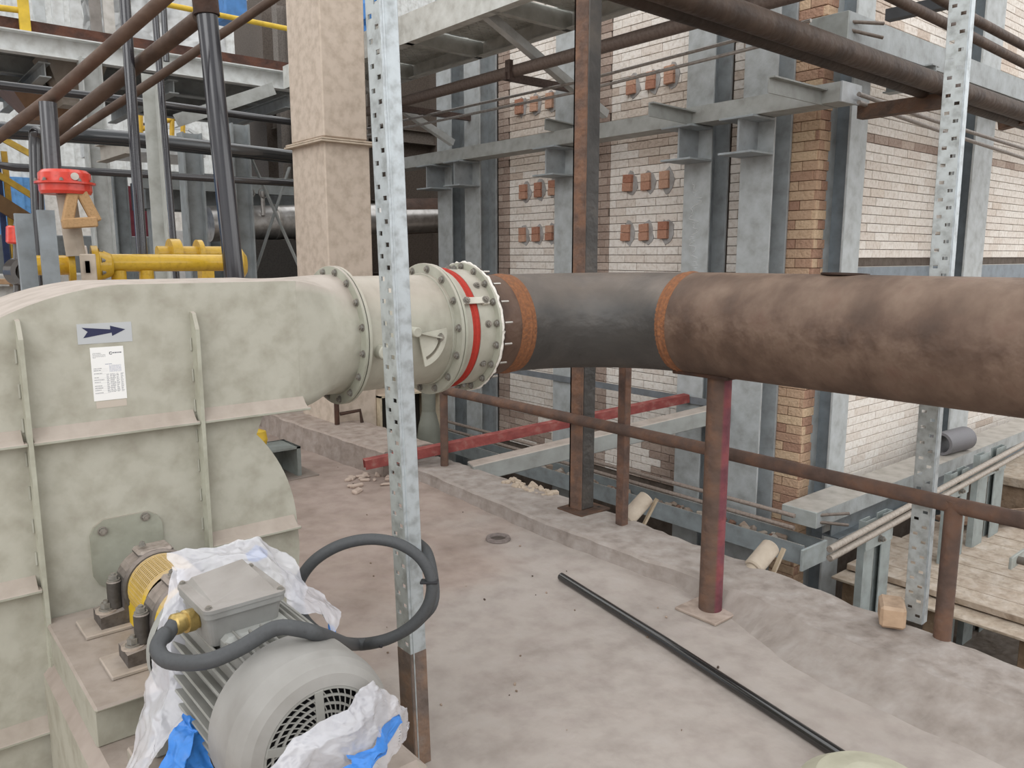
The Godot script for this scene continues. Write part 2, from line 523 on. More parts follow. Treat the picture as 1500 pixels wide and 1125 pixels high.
# courses of bricks on a plane: o the foot of the run, d along it, n out of it; style(x, y) names the material or "" to leave a gap
func courses(wall, o: Vector3, d: Vector3, n: Vector3, length: float, y0: float, y1: float, bl: float, style: Callable, seed_: int, part := "brick"):
	var r = rnd(seed_)
	var todo = []
	var rows = int((y1 - y0) / CH)
	for i in rows:
		var x = -bl * (0.5 if i % 2 == 1 else 0.0) - r.randf() * 0.04
		while x < length - 0.02:
			var a = maxf(x, 0.0); var e = minf(x + bl, length)
			if e - a > 0.03:
				var y = y0 + (i + 0.5) * CH
				var kind = style.call((a + e) / 2, y)
				if kind != "":
					var p = o + d * ((a + e) / 2) + Vector3.UP * (y - o.y) + n * (r.randf() * 0.005)
					todo.append([p, e - a - 0.005, "%s_%d" % [kind, r.randi() % 8], r.randf_range(-0.006, 0.006)])
			x += bl
	todo.sort_custom(func(p, q): return p[0].distance_to(Vector3(0, 1.8, 0)) < q[0].distance_to(Vector3(0, 1.8, 0)))
	var rest := {}
	for k in todo.size():
		var t = todo[k]
		var f = Transform3D(Basis(d, Vector3.UP, n).rotated(n, t[3]), t[0])
		if k < 300:
			inst(brick_of(t[1], CH - 0.005, 0.05), part, t[2], wall, f)
		else:
			if not t[2] in rest: rest[t[2]] = MB.new("ffffff")
			rest[t[2]].bx(f * Transform3D(Basis(), Vector3(0, 0, -0.025)), Vector3(t[1], CH - 0.005, 0.05), 0.003)
	if rest.size() > 0:
		var all = ArrayMesh.new()
		var k = 0
		for key in rest:
			var m = rest[key].done()
			all.add_surface_from_arrays(Mesh.PRIMITIVE_TRIANGLES, m.surface_get_arrays(0))
			all.surface_set_material(k, M[key]); k += 1
		var s := MeshInstance3D.new()
		s.mesh = all; s.name = "distant_bricks"; s.position = -world_of(wall)
		wall.add_child(s, true)
		s.set_meta("kind", "stuff")

const XW := 5.8
const ZW := -3.37
func brick_walls():
	var left_d = Vector3(0, 0, 1); var left_n = Vector3(-1, 0, 0)
	var soot = noise(31, 0.9, 3)
	var white = func(x, y, seed_):
		var k = soot.get_noise_2d(x * 1.5 + seed_, y)
		if y > 2.5 + k * 0.5 and y < 3.3 + k and k > -0.25: return "tan_brick"
		if y < -0.1 and k > 0.05: return "grey_brick"
		if y > 3.5 and k > 0.3: return "grey_brick"
		return "tan_brick" if k > 0.5 else "white_brick"
	# bay between the far columns
	var bays = [
		["wall_west", -7.15, -5.93, 0.2, 100.0],
		["wall_west", -5.65, -4.33, 0.22, 37.0],
		["wall_west", -4.06, -3.78, 0.0, 11.0]]
	for k in bays.size():
		var B = bays[k]
		var w = MB.new("6e645c")
		w.box(Vector3(XW + 0.012, -1.7, B[1] - 0.2), Vector3(XW + 0.3, 4.6, B[2] + 0.15))
		var wall = struct(w, B[0], "rough_concrete")
		var hole = func(x, y):
			return white.call(x, y, B[4])
		courses(wall, Vector3(XW, 0, B[1] + B[3]), left_d, left_n, B[2] - B[1] - B[3], -0.5, 4.5, 0.245, hole, 100 + k)
		if B[3] > 0.0: courses(wall, Vector3(XW, 0, B[1]), left_d, left_n, B[3], -0.5, 4.5, 0.2, func(_x, _y): return "grey_brick", 150 + k, "firebrick")
		if k < 2:
			plugs(wall, k)
	# the corner pier of fire brick
	var cw = MB.new("8d7058")
	cw.box(Vector3(XW + 0.012, -1.7, -3.55), Vector3(XW + 0.3, 4.6, ZW - 0.012 + 0.1))
	var pier = struct(cw, "wall_corner", "rough_concrete")
	courses(pier, Vector3(XW, 0, -3.52), left_d, left_n, 0.25, -1.2, 4.5, 0.25, func(_x, _y): return "fire_brick", 200)
	courses(pier, Vector3(XW, 0, -3.268), Vector3(1, 0, 0), Vector3(0, 0, 1), 0.16, -1.2, 4.5, 0.16, func(_x, _y): return "fire_brick", 201)
	# the long white wall
	var right = [[5.97, 8.75, "wall_south"], [8.75, 13.5, "wall_south"]]
	for k in 2:
		var w = MB.new("6e645c")
		w.box(Vector3(right[k][0], -1.7, ZW - 0.3), Vector3(right[k][1], 5.4, ZW - 0.012))
		var wall = struct(w, right[k][2], "rough_concrete")
		var y0 = -0.9
		courses(wall, Vector3(right[k][0], 0, ZW), Vector3(1, 0, 0), Vector3(0, 0, 1), right[k][1] - right[k][0], y0, 5.3, 0.26, func(x, y):
			if y > 2.6 and y < 2.68: return "grey_brick"
			if y > 1.36 and y < 1.6: return ""
			var s = soot.get_noise_2d(x + 60, y * 0.8)
			if y > 3.25 and s > 0.35: return "tan_brick"
			if y < -0.2 and s > 0.1: return "tan_brick"
			return "tan_brick" if s > 0.5 else "white_brick", 300 + k)

func plugs(wall, bay: int):
	var r = rnd(400 + bay)
	var sets = [
		[Vector3(5.760, 2.341, -6.691), Vector3(5.760, 2.348, -6.457), Vector3(5.760, 2.356, -6.242), Vector3(5.760, 1.881, -6.713), Vector3(5.760, 1.883, -6.486), Vector3(5.760, 1.893, -6.269), Vector3(5.760, 3.241, -6.761), Vector3(5.760, 3.237, -6.528), Vector3(5.760, 3.237, -6.284)],
		[Vector3(5.760, 2.332, -5.179), Vector3(5.760, 2.329, -4.961), Vector3(5.760, 2.332, -4.745), Vector3(5.760, 1.870, -5.199), Vector3(5.760, 1.871, -4.970), Vector3(5.760, 1.884, -4.735), Vector3(5.760, 3.211, -5.172), Vector3(5.760, 3.221, -4.936), Vector3(5.760, 3.232, -4.718)]]
	for p in sets[bay]:
		var f = Transform3D(Basis(Vector3(0, 0, 1), Vector3.UP, Vector3(-1, 0, 0)).rotated(Vector3(1, 0, 0), r.randf_range(-0.05, 0.05)), p + Vector3(r.randf_range(-0.01, 0.015), 0, 0))
		inst(brick_of(0.105, 0.075, 0.07), "brick", "red_brick_%d" % (r.randi() % 8), wall, f * Transform3D(Basis(), Vector3(0, 0.039, 0)))
		inst(brick_of(0.105, 0.075, 0.07), "brick", "red_brick_%d" % (r.randi() % 8), wall, f * Transform3D(Basis(), Vector3(0, -0.039, 0.004)))
		var m = MB.new("b4b4b4")
		var pts = PackedVector2Array()
		for k in 14:
			var an = TAU * k / 14
			pts.append(Vector2(cos(an) * (0.06 + r.randf() * 0.035), sin(an) * (0.085 + r.randf() * 0.045)))
		m.extf(pts, Transform3D(Basis(Vector3(0, 0, 1), Vector3.UP, Vector3(-1, 0, 0)), Vector3(XW + 0.002, p.y - 0.005, p.z + 0.03)), 0.012)
		put(m, "mortar_patch", "rough_concrete", wall, "grey mortar smeared round a red brick")

# ---------------------------------------------------------------- steel round the furnace
func column_i(z0: float, z1: float, label: String, called_scribble := false):
	# flange parallel to the brick wall, web behind it
	var t = thing("steel_column", Vector3(5.66, -1.7, (z0 + z1) / 2), label, "column", "grey columns braced against the brick wall")
	var m = MB.new("b9bec0")
	m.box(Vector3(5.53, -1.7, z0), Vector3(5.55, 4.7, z1), 0.003)
	put(m, "flange", "paint", t)
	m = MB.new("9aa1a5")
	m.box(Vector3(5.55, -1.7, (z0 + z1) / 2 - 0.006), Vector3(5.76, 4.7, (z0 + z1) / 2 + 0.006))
	put(m, "web", "paint", t)
	if called_scribble:
		m = MB.new("e4e6e6")
		var r = rnd(9); var p = []
		for k in 60: p.append(Vector3(5.529, 1.55 + k * 0.012, lerpf(z0, z1, 0.3 + 0.35 * r.randf() + 0.1 * sin(k * 0.3))))
		m.tube(p, 0.0025, 4)
		put(m, "chalk_scribble", "fabric", t, "white chalk scribble")
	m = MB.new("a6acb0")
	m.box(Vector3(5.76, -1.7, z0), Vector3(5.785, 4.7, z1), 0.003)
	put(m, "flange", "paint", t)
	return t

func column_r(x0: float, x1: float, label: String):
	var t = thing("steel_column", Vector3((x0 + x1) / 2, -1.7, -3.2), label, "column", "grey columns braced against the brick wall")
	for z in [[-3.12, -3.1], [-3.3, -3.28]]:
		var m = MB.new("b9bec0")
		m.box(Vector3(x0, -1.7, z[0]), Vector3(x1, 5.6, z[1]), 0.003)
		put(m, "flange", "paint", t)
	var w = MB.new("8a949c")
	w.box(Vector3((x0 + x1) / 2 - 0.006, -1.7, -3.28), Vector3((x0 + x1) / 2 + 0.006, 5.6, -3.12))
	put(w, "web", "paint", t)

func bracket(zc: float, label: String):
	var t = thing("steel_bracket", Vector3(5.4, 2.42, zc), label, "bracket", "grey stub brackets under the long channel")
	for y in [2.42, 2.675]:
		var m = MB.new("a9b1b6", "b9b4ae", 0.3)
		m.box(Vector3(5.24, y - 0.008, zc - 0.15), Vector3(5.53, y + 0.008, zc + 0.15), 0.002)
		put(m, "plate", "paint", t)
	var m2 = MB.new("aab0b4")
	m2.box(Vector3(5.28, 2.428, zc - 0.008), Vector3(5.53, 2.667, zc + 0.008))
	put(m2, "web", "paint", t)

func ledge_bracket(a: Vector3, b: Vector3, label: String):
	var m = MB.new("a3a6a4", "8f7a70", 0.5)
	m.ext(sec_l(-0.05, -0.1, 0.01), a, b)
	tag(put(m, "angle_bracket", "paint"), label, "bracket", "short angle irons on the long channel")

func furnace_steel():
	column_i(-7.97, -7.69, "farthest grey steel column, beside the dark furnace opening")
	column_i(-7.43, -7.15, "grey column with scratched dark flange left of the first brick bay")
	column_i(-5.93, -5.65, "grey column half hidden behind the tall rust brown post")
	column_i(-4.33, -4.06, "grey column with chalk scribbles between two bays of white brick", true)
	column_i(-3.78, -3.49, "broad grey column next to the orange firebrick corner pier")
	column_r(5.94, 6.2, "corner grey column where white wall meets firebrick pier")
	column_r(8.3, 8.75, "grey column behind the slotted post at the right, against white wall")
	bracket(-7.83, "bracket on the farthest grey column beside the dark opening")
	bracket(-7.29, "bracket on the column with the scratched flange, second from far end")
	bracket(-5.79, "bracket just left of the tall rust brown post")
	bracket(-4.2, "bracket on the column with chalk scribbles")
	bracket(-3.64, "bracket on the broad column next to the firebrick pier")
	# long channel along the left wall
	var m
	var t = thing("steel_channel", Vector3(5.4, 2.69, -5.7), "long pale channel beam running across the columns on brackets", "beam")
	m = MB.new("b2b5b2", "bfb9b2", 0.6)
	m.ext(sec_c(0.13, 0.22, 0.012), Vector3(5.3, 2.753, -8.6), Vector3(5.3, 2.753, -2.86))
	put(m, "channel", "paint", t)
	m = MB.new("c2c7cb")
	m.box(Vector3(5.3, 2.685, -2.86), Vector3(5.57, 2.82, -2.845), 0.002)
	put(m, "end_plate", "paint", t)
	ledge_bracket(Vector3(4.649, 2.781, -3.000), Vector3(5.519, 2.781, -3.000), "angle iron with a rusty end nearest the channel's corner")
	ledge_bracket(Vector3(4.784, 2.793, -4.100), Vector3(5.297, 2.781, -4.100), "angle iron on the channel below the uppermost red bricks")
	ledge_bracket(Vector3(5.183, 2.919, -5.700), Vector3(5.577, 2.897, -5.700), "angle iron on the channel just left of the rust brown post")
	# upper and low beams on the long white wall
	for s in [[3.16, 0.18, "upper"], [-0.26, 0.12, "low"]]:
		var lab = "high pale channel beam running along the top of the white wall" if s[2] == "upper" else "dusty flat topped beam on posts at the foot of white wall"
		t = thing("steel_beam", Vector3(7.5, s[0], -2.95), lab, "beam")
		m = MB.new("aab0b2", "c0b8ae", 0.75)
		m.ext(sec_c(0.28, s[1], 0.012), Vector3(5.27, s[0] + s[1] / 2, -2.95), Vector3(13.5, s[0] + s[1] / 2, -2.95), Vector3(0, 0, -1))
		put(m, "channel", "paint", t)
		m = MB.new("b4bab9")
		m.box(Vector3(5.255, s[0] - s[1] / 2, -3.09), Vector3(5.27, s[0] + s[1] / 2, -2.81), 0.002)
		put(m, "end_plate", "paint", t)
		m = MB.new("8b7f76")
		for k in 2:
			var y = s[0] + 0.03 - k * 0.05
			m.cyl(Vector3(5.3, y, -2.83), Vector3(5.52, y - 0.04 * k, -2.7), 0.012, 8)
		put(m, "threaded_rod", "iron", t)
	# I beam under the low beam
	m = MB.new("7d868c")
	m.ext(sec_i(0.2, 0.14, 0.012, 0.01), Vector3(5.75, -0.44, -2.95), Vector3(11.4, -0.44, -2.95))
	tag(put(m, "steel_joist", "paint"), "dark grey joist beneath the dusty beam at the white wall", "beam")
	# hanger between upper beam and corner column
	m = MB.new("aab0b2")
	m.ext(sec_i(0.16, 0.12, 0.01, 0.01), Vector3(6.5, 3.0, -2.75), Vector3(6.5, 3.0, -3.12))
	tag(put(m, "steel_stub", "paint"), "short stub of beam hung under the high pale channel", "beam")
	# dark grey band channels in the walls
	m = MB.new("86909a", "c4beb6", 0.9)
	m.box(Vector3(6.22, 1.36, ZW - 0.01), Vector3(8.28, 1.56, ZW + 0.06), 0.004)
	tag(put(m, "wall_channel", "paint"), "horizontal grey channel with dusty top set in the white wall", "channel")
	m = MB.new("86909a", "c4beb6", 0.9)
	m.box(Vector3(8.77, 1.36, ZW - 0.01), Vector3(13.4, 1.56, ZW + 0.06), 0.004)
	tag(put(m, "wall_channel", "paint"), "horizontal grey channel right of the last column on white wall", "channel")
	m = MB.new("7c8288", "a8a29a", 0.8)
	m.ext(sec_l(0.07, 0.06, 0.01), Vector3(5.500, 0.382, -6.964), Vector3(5.500, 0.392, -3.909))
	tag(put(m, "wall_angle", "paint"), "dark angle iron crossing the brick below the rusty pipe", "channel")
	# gutter channel at the wall's foot
	t = thing("gutter_channel", Vector3(5.3, -0.6, -4.5), "grey trough channel full of rubble along the wall's foot", "channel")
	m = MB.new("99a2a6", "b9b0a6", 0.6)
	m.ext(PackedVector2Array([Vector2(0, 0.1), Vector2(0, -0.05), Vector2(0.34, -0.05), Vector2(0.34, 0.06), Vector2(0.325, 0.06), Vector2(0.325, -0.03), Vector2(0.012, -0.03), Vector2(0.012, 0.1)]), Vector3(5.12, -0.52, -8.3), Vector3(5.12, -0.52, -2.82))
	put(m, "channel", "paint", t)
	m = MB.new("b6bfc0")
	m.box(Vector3(5.08, -0.6, -2.82), Vector3(5.42, -0.44, -2.8), 0.002)
	put(m, "end_plate", "paint", t)
	var r = rnd(77)
	m = MB.new("c4b9ae")
	for k in 150:
		var s = r.randf_range(0.02, 0.06)
		var p = Vector3(r.randf_range(5.15, 5.42), -0.535 + s * 0.4, r.randf_range(-6.5, -2.95))
		m.tint = Color.html(["c9beb2", "a89c92", "b8a89a", "d8d2cb", "9a7a6a"][r.randi() % 5]).srgb_to_linear()
		m.bx(Transform3D(Basis.from_euler(Vector3(r.randf() * 6, r.randf() * 6, r.randf() * 6)), p), Vector3(s * 1.6, s * 0.8, s), s * 0.15)
	var rub = put(m, "rubble", "rough_concrete")
	rub.set_meta("kind", "stuff")
	tag(rub, "broken brick rubble lying in the grey trough at the wall's foot", "rubble")
	# walkway at the top
	t = thing("walkway", Vector3(4.4, 3.5, -6), "overhead pale walkway with chequered plate underside and bracing", "walkway")
	m = MB.new("d4d6d2")
	m.ext(sec_c(0.24, 0.09, 0.012), Vector3(4.0, 3.62, -8.75), Vector3(4.0, 3.62, -2.0))
	put(m, "channel", "paint", t, "outer channel")
	m = MB.new("c3c4c0")
	m.ext(sec_c(0.2, -0.08, 0.012), Vector3(4.86, 3.6, -8.75), Vector3(4.86, 3.6, -2.0))
	put(m, "channel", "paint", t, "inner channel")
	for z in [-8.6, -7.4, -6.2, -5.0, -3.8, -2.6]:
		m = MB.new("bdbfba")
		m.ext(sec_c(0.13, 0.06, 0.01), Vector3(4.01, 3.565, z), Vector3(4.85, 3.565, z))
		put(m, "cross_member", "paint", t)
		m = MB.new("c4c6c2")
		m.box(Vector3(4.02, 3.64, z + 0.02), Vector3(4.84, 3.648, z + 1.18))
		for i in 13:
			for j in 18:
				var a = 0.6 if (i + j) % 2 == 0 else -0.6
				m.bx(Transform3D(Basis(Vector3.UP, a), Vector3(4.07 + i * 0.06, 3.639, z + 0.07 + j * 0.062)), Vector3(0.034, 0.006, 0.01))
		put(m, "tread_plate", "paint", t)
	for z in [-7.6, -5.2]:
		m = MB.new("c6c9c8")
		m.ext(sec_l(0.07, 0.07, 0.008), Vector3(4.1, 3.52, z), Vector3(5.5, 2.9, z))
		put(m, "brace", "paint", t)

func furnace_pipes():
	# dark pipe along the left wall and its knee brackets
	var m = MB.new("7c6e66")
	m.tube([Vector3(4.6, 3.22, -8.4), Vector3(4.6, 3.22, -2.2)], 0.05, 14)
	tag(put(m, "dark_pipe", "iron"), "dark brown pipe passing behind the rust brown post below the walkway", "pipe")
	for k in 2:
		m = MB.new("5e4f49")
		var z = [-5.45, -7.3][k]
		m.ext(sec_l(0.06, 0.06, 0.008), Vector3(4.5, 3.14, z), Vector3(5.53, 3.14, z))
		m.box(Vector3(4.52, 3.14, z - 0.03), Vector3(4.56, 3.3, z + 0.03))
		tag(put(m, "pipe_bracket", "iron"), ["dark support arm under the brown pipe just left of the rust post", "dark support arm under the brown pipe near the far columns"][k], "bracket", "dark arms carrying the brown pipe")
	# thin twin rods
	for k in 2:
		m = MB.new("b3aca6")
		var y = [3.13, 3.05][k]
		m.tube([Vector3(4.95, y + 0.02, -9.0), Vector3(4.95, y - 0.02, -5.0), Vector3(4.95, y + 0.02, -2.9)], 0.013, 8)
		tag(put(m, "conduit", "galvanised"), ["upper of the twin thin conduits above the long channel", "second of the twin thin conduits above the long channel"][k], "conduit", "thin conduits along the walls")
		m = MB.new("a89a90")
		y = [-0.245, -0.338][k]
		m.tube([Vector3(5.2, y, -8.3), Vector3(5.2, y, -2.95)], 0.018, 8)
		tag(put(m, "conduit", "iron"), ["higher of the dusty twin conduits above the rubble trough", "second of the dusty twin conduits above the rubble trough"][k], "conduit", "thin conduits along the walls")
		m = MB.new("b0a69c")
		m.tube([[Vector3(4.583, -0.175, -2.350), Vector3(4.591, -0.236, -2.350)][k], [Vector3(7.993, -0.019, -2.350), Vector3(8.015, -0.092, -2.350)][k], [Vector3(9.123, 0.028, -2.350), Vector3(9.149, -0.044, -2.350)][k]], 0.022, 8)
		tag(put(m, "conduit", "iron"), ["higher of the twin conduits strapped to the small posts", "second of the twin conduits strapped to the small posts"][k], "conduit", "thin conduits along the walls")
		m = MB.new("9a928c")
		m.tube([[Vector3(5.442, 2.742, -2.800), Vector3(5.450, 2.689, -2.800)][k], [Vector3(6.628, 2.696, -2.800), Vector3(6.640, 2.635, -2.800)][k], [Vector3(8.651, 2.648, -2.800), Vector3(8.676, 2.563, -2.800)][k]], 0.016, 8)
		tag(put(m, "conduit", "iron"), ["higher of the twin conduits sloping behind the slotted post", "second of the twin conduits sloping behind the slotted post"][k], "conduit", "thin conduits along the walls")
	# heavy brown pipes overhead at the right
	m = MB.new("9a8f87")
	m.tube([Vector3(1.404, 2.769, -2.300), Vector3(5.460, 2.736, -2.300), Vector3(9.658, 2.721, -2.300)], 0.062, 16)
	tag(put(m, "heavy_pipe", "pipe_rust"), "thick brown pipe crossing overhead towards the slotted post", "pipe")
	m = MB.new("7c7169")
	m.tube([Vector3(1.476, 2.763, -2.420), Vector3(5.759, 2.720, -2.420), Vector3(10.200, 2.692, -2.420)], 0.05, 16)
	tag(put(m, "heavy_pipe", "pipe_rust"), "thinner brown pipe directly under the thick overhead pipe", "pipe")
	m = MB.new("c8bab0")
	m.ext(sec_l(0.09, 0.09, 0.01), Vector3(5.55, 2.6, -2.86), Vector3(5.55, 2.6, -2.26))
	tag(put(m, "pipe_shelf", "rust"), "brown angle iron carrying the two overhead pipes at the channel's end", "bracket")
	m = MB.new("c8bab0")
	m.ext(sec_l(0.09, 0.09, 0.01), Vector3(7.200, 2.648, -2.529), Vector3(7.200, 2.702, -2.212))
	tag(put(m, "pipe_shelf", "rust"), "brown angle iron against the last grey column", "bracket")
	for k in 2:
		m = MB.new("b5aaa2")
		m.tube([[Vector3(4.416, 3.198, -2.200), Vector3(3.999, 3.064, -2.200)][k], [Vector3(5.511, 3.145, -2.200), Vector3(5.535, 3.037, -2.200)][k], [Vector3(8.226, 3.092, -2.200), Vector3(8.275, 2.966, -2.200)][k]], 0.03, 12)
		tag(put(m, "brown_pipe", "pipe_rust"), ["topmost of the slim brown pipes at the top right corner", "slim brown pipe just below the topmost one, over the high channel"][k], "pipe", "slim pipes over the high channel")
	m = MB.new("4c4f52")
	m.ext(sec_l(0.07, 0.07, 0.008), Vector3(5.400, 3.174, -2.636), Vector3(5.400, 3.172, -2.200))
	tag(put(m, "dark_angle", "paint"), "black angle iron reaching under the slim pipes behind the slotted post", "bracket")

# ---------------------------------------------------------------- things on the deck
func deck_things():
	# round pipe stanchion under the bend
	var t = thing("pipe_support", Vector3(2.965, 0, -2.083), "rusty round stanchion with red paint streak on the deck, carrying the pipe", "support")
	var m = MB.new("d8c8c0")
	m.tube([Vector3(2.965, 0.012, -2.083), Vector3(2.965, 0.5, -2.083), Vector3(2.965, 1.14, -2.083)], 0.054, 28, false)
	# a streak of red paint down the side
	for i in m.c.size():
		var d = m.v[i] - Vector3(2.965, m.v[i].y, -2.083)
		if d.normalized().dot(Vector3(0.2, 0, 0.98)) > 0.76: m.c[i] = Color(2.6, 0.4, 0.6)
	put(m, "post", "rust", t)
	m = MB.new("b5a79c", "c6b7ac", 0.6)
	m.box(Vector3(2.85, 0, -2.2), Vector3(3.08, 0.014, -1.97), 0.003)
	put(m, "base_plate", "rough_concrete", t)
	m = MB.new("a08a80")
	m.bx(Transform3D(Basis(), Vector3(2.965, 1.125, -2.14)), Vector3(0.16, 0.02, 0.3), 0.004)
	put(m, "saddle", "rust", t)
	# tall square post
	t = thing("tall_post", Vector3(3.39, 0.09, -3.36), "tall rust brown square post standing on a plate on the kerb", "post")
	m = MB.new("f0ddd2")
	m.box(Vector3(3.335, 0.1, -3.42), Vector3(3.343, 5.0, -3.315)); m.box(Vector3(3.335, 0.1, -3.42), Vector3(3.445, 5.0, -3.41))
	put(m, "rusted_side", "rust", t, "rust brown side")
	m = MB.new("8d8a88")
	m.box(Vector3(3.343, 0.1, -3.41), Vector3(3.447, 5.0, -3.312), 0.006)
	put(m, "tube", "mill_scale", t)
	m = MB.new("b8a698", "c0b0a4", 0.5)
	m.box(Vector3(3.27, 0.085, -3.46), Vector3(3.52, 0.1, -3.24), 0.003)
	put(m, "base_plate", "rust", t)
	m = MB.new("3a3430")
	m.cyl(Vector3(3.48, 0.09, -3.3), Vector3(3.48, 0.102, -3.3), 0.011, 10)
	put(m, "bolt_hole", "iron", t)
	# handrail
	t = thing("handrail", Vector3(3.33, 0.09, -3.0), "rusty brown tube handrail on short posts along the kerb", "handrail")
	m = MB.new("d8c8c2")
	m.tube([Vector3(3.33, 0.668, -4.78), Vector3(3.33, 0.668, -3.0), Vector3(3.33, 0.66, -1.2), Vector3(3.33, 0.665, 0.8)], 0.033, 16)
	put(m, "rail", "rust", t)
	for z in [-4.76, -1.2]:
		m = MB.new("d8c8c2")
		m.tube([Vector3(3.33, 0.08, z), Vector3(3.33, 0.68, z)], 0.034 if z > -2 else 0.03, 14)
		put(m, "post", "rust", t)
	m = MB.new("d8c4bc")
	m.box(Vector3(3.335, 0.085, -3.03), Vector3(3.39, 1.25, -2.975), 0.004)
	put(m, "post", "rust", t, "taller square post reaching behind the pipe")
	# short rusty post and frame farther along the kerb
	t = thing("stub_post", Vector3(3.2, 0.2, -6.5), "short rusty stub post with a bent bracket on the far kerb", "post")
	m = MB.new("9c8278")
	var p0 = Vector3(3.165, 0.200, -6.141)
	m.tube([p0, p0 + Vector3(0, 0.3, 0)], 0.022, 10)
	put(m, "post", "rust", t)
	m = MB.new("8d7a70")
	m.tube([p0 + Vector3(0.03, 0.09, 0), p0 + Vector3(0.2, 0.11, 0.05), p0 + Vector3(0.21, 0.0, 0.06)], 0.016, 8)
	put(m, "bent_bracket", "rust", t)
	# red channel and grey beam lying across the kerb
	m = MB.new("f0e4e0", "fff4ee", 0.9)
	m.ext(PackedVector2Array([Vector2(-0.04, -0.035), Vector2(-0.033, -0.035), Vector2(-0.033, 0.028), Vector2(0.033, 0.028), Vector2(0.033, -0.035), Vector2(0.04, -0.035), Vector2(0.04, 0.035), Vector2(-0.04, 0.035)]), Vector3(2.80, 0.135, -5.03), Vector3(5.5, 0.435, -4.194))
	tag(put(m, "red_channel", "red_steel"), "dull red channel laid across the kerb towards the wall", "channel")
	m = MB.new("a6aaa8", "c9bdb3", 0.85)
	m.bar(Vector3(3.46, 0.05, -4.6), Vector3(5.53, 0.37, -3.82), 0.15, 0.13, 0.006)
	tag(put(m, "grey_beam", "paint"), "grey hollow beam spanning from kerb to wall beside the red channel", "beam")
	# black rod, drain ring, brick
	t = thing("black_rod", Vector3(2.52, 0, -2.0), "long black rod lying on the pale deck", "rod")
	m = MB.new("232422")
	m.tube([Vector3(2.674, 0.02, -2.793), Vector3(2.53, 0.024, -2.0), Vector3(2.34, 0.02, -1.0)], 0.021, 12, true)
	put(m, "bar", "dark_gloss", t)
	m = MB.new("262624")
	m.ring(Vector3(2.674, 0.02, -2.793), Vector3(0.18, 0, -1).normalized(), 0.008, 0.019, 0.002, 14, 0.0)
	put(m, "open_end", "rubber", t)
	t = thing("drain_ring", Vector3(2.8, 0, -3.46), "small round metal drain ring set in the deck", "drain")
	m = MB.new("8f8580")
	m.lathe(Transform3D(Basis(), Vector3(2.8, 0, -3.464)), [Vector2(0.075, 0.002), Vector2(0.07, 0.016), Vector2(0.05, 0.016), Vector2(0.045, 0.004)], 28)
	put(m, "rim", "iron", t)
	m = MB.new("5d544e")
	m.lathe(Transform3D(Basis(), Vector3(2.8, 0, -3.464)), [Vector2(0.045, 0.005), Vector2(0.02, 0.008), Vector2(0, 0.008)], 20)
	put(m, "plug", "iron", t)
	m = MB.new("c9ad92", "d3bda8", 0.5)
	m.bx(Transform3D(Basis(Vector3.UP, 0.5), Vector3(3.285, 0.100, -1.390) + Vector3(0, 0.05, 0)), Vector3(0.15, 0.095, 0.1), 0.012)
	tag(put(m, "loose_brick", "rough_concrete"), "loose tan brick lying on the kerb by the slotted post", "brick")
	# rolls of pale refractory leaning on the kerb's edge
	for k in 2:
		var a = [Vector3(3.420, 0.043, -3.067), Vector3(3.360, 0.053, -2.145)][k]
		var b = [Vector3(3.620, 0.199, -3.031), Vector3(3.560, 0.158, -2.140)][k]
		t = thing("refractory_roll", a, ["pale dusty cylinder leaning behind the slim post on the kerb", "pale dusty cylinder leaning behind the red streaked stanchion"][k], "roll", "pale cylinders leaning at the kerb")
		m = MB.new("cfc4b4")
		m.cyl(a.lerp(b, 0.22), b, 0.05, 16, 0.008)
		put(m, "body", "rough_concrete", t)
		m = MB.new("c4b8a8")
		m.cyl(a + (a - b) * 0.1, a.lerp(b, 0.22), 0.036, 14, 0.006)
		put(m, "neck", "rough_concrete", t)
		m = MB.new("bdb09c")
		m.bar(a + Vector3(0.1, -0.06, 0.06), b + Vector3(0.02, 0.0, 0.06), 0.02, 0.015)
		put(m, "stick", "timber", t)
	# mortar droppings on the kerb and crumbs on the deck
	var r = rnd(88)
	m = MB.new("cdbfae")
	for k in 40:
		var p = Vector3(r.randf_range(3.38, 3.5), 0.09, r.randf_range(-4.15, -3.7))
		var s = r.randf_range(0.012, 0.04)
		m.bx(Transform3D(Basis.from_euler(Vector3(r.randf() * 6, r.randf() * 6, 0)), p), Vector3(s * 1.5, s, s), s * 0.2)
	for k in 60:
		var p = Vector3(r.randf_range(1.2, 3.0), 0.005, r.randf_range(-6.5, -1.2))
		var s = r.randf_range(0.003, 0.009)
		m.tint = Color.html(["8e7c6e", "b5a496", "5c5048"][r.randi() % 3]).srgb_to_linear()
		m.bx(Transform3D(Basis.from_euler(Vector3(r.randf() * 6, r.randf() * 6, 0)), p), Vector3(s * 1.5, s, s), s * 0.2)
	m.tint = Color.html("d2c2b6").srgb_to_linear()
	for k in 26:
		var p = Vector3(2.859, 0.000, -5.028) + Vector3(r.randf_range(-0.25, 0.35), 0.01, r.randf_range(-0.2, 0.2))
		var s = r.randf_range(0.02, 0.05)
		m.bx(Transform3D(Basis.from_euler(Vector3(r.randf() * 0.4, r.randf() * 6, 0)), p), Vector3(s * 2.0, s * 0.6, s), s * 0.2)
	var o = put(m, "mortar_crumbs", "rough_concrete")
	o.set_meta("kind", "stuff")
	tag(o, "scattered mortar crumbs and droppings on deck and kerb", "debris")
	# grey box bracket with yellow cap behind the fan
	t = thing("box_bracket", Vector3(2.4, 0, -5.6), "dark grey steel box on a foot plate behind the fan", "bracket")
	m = MB.new("8a908e")
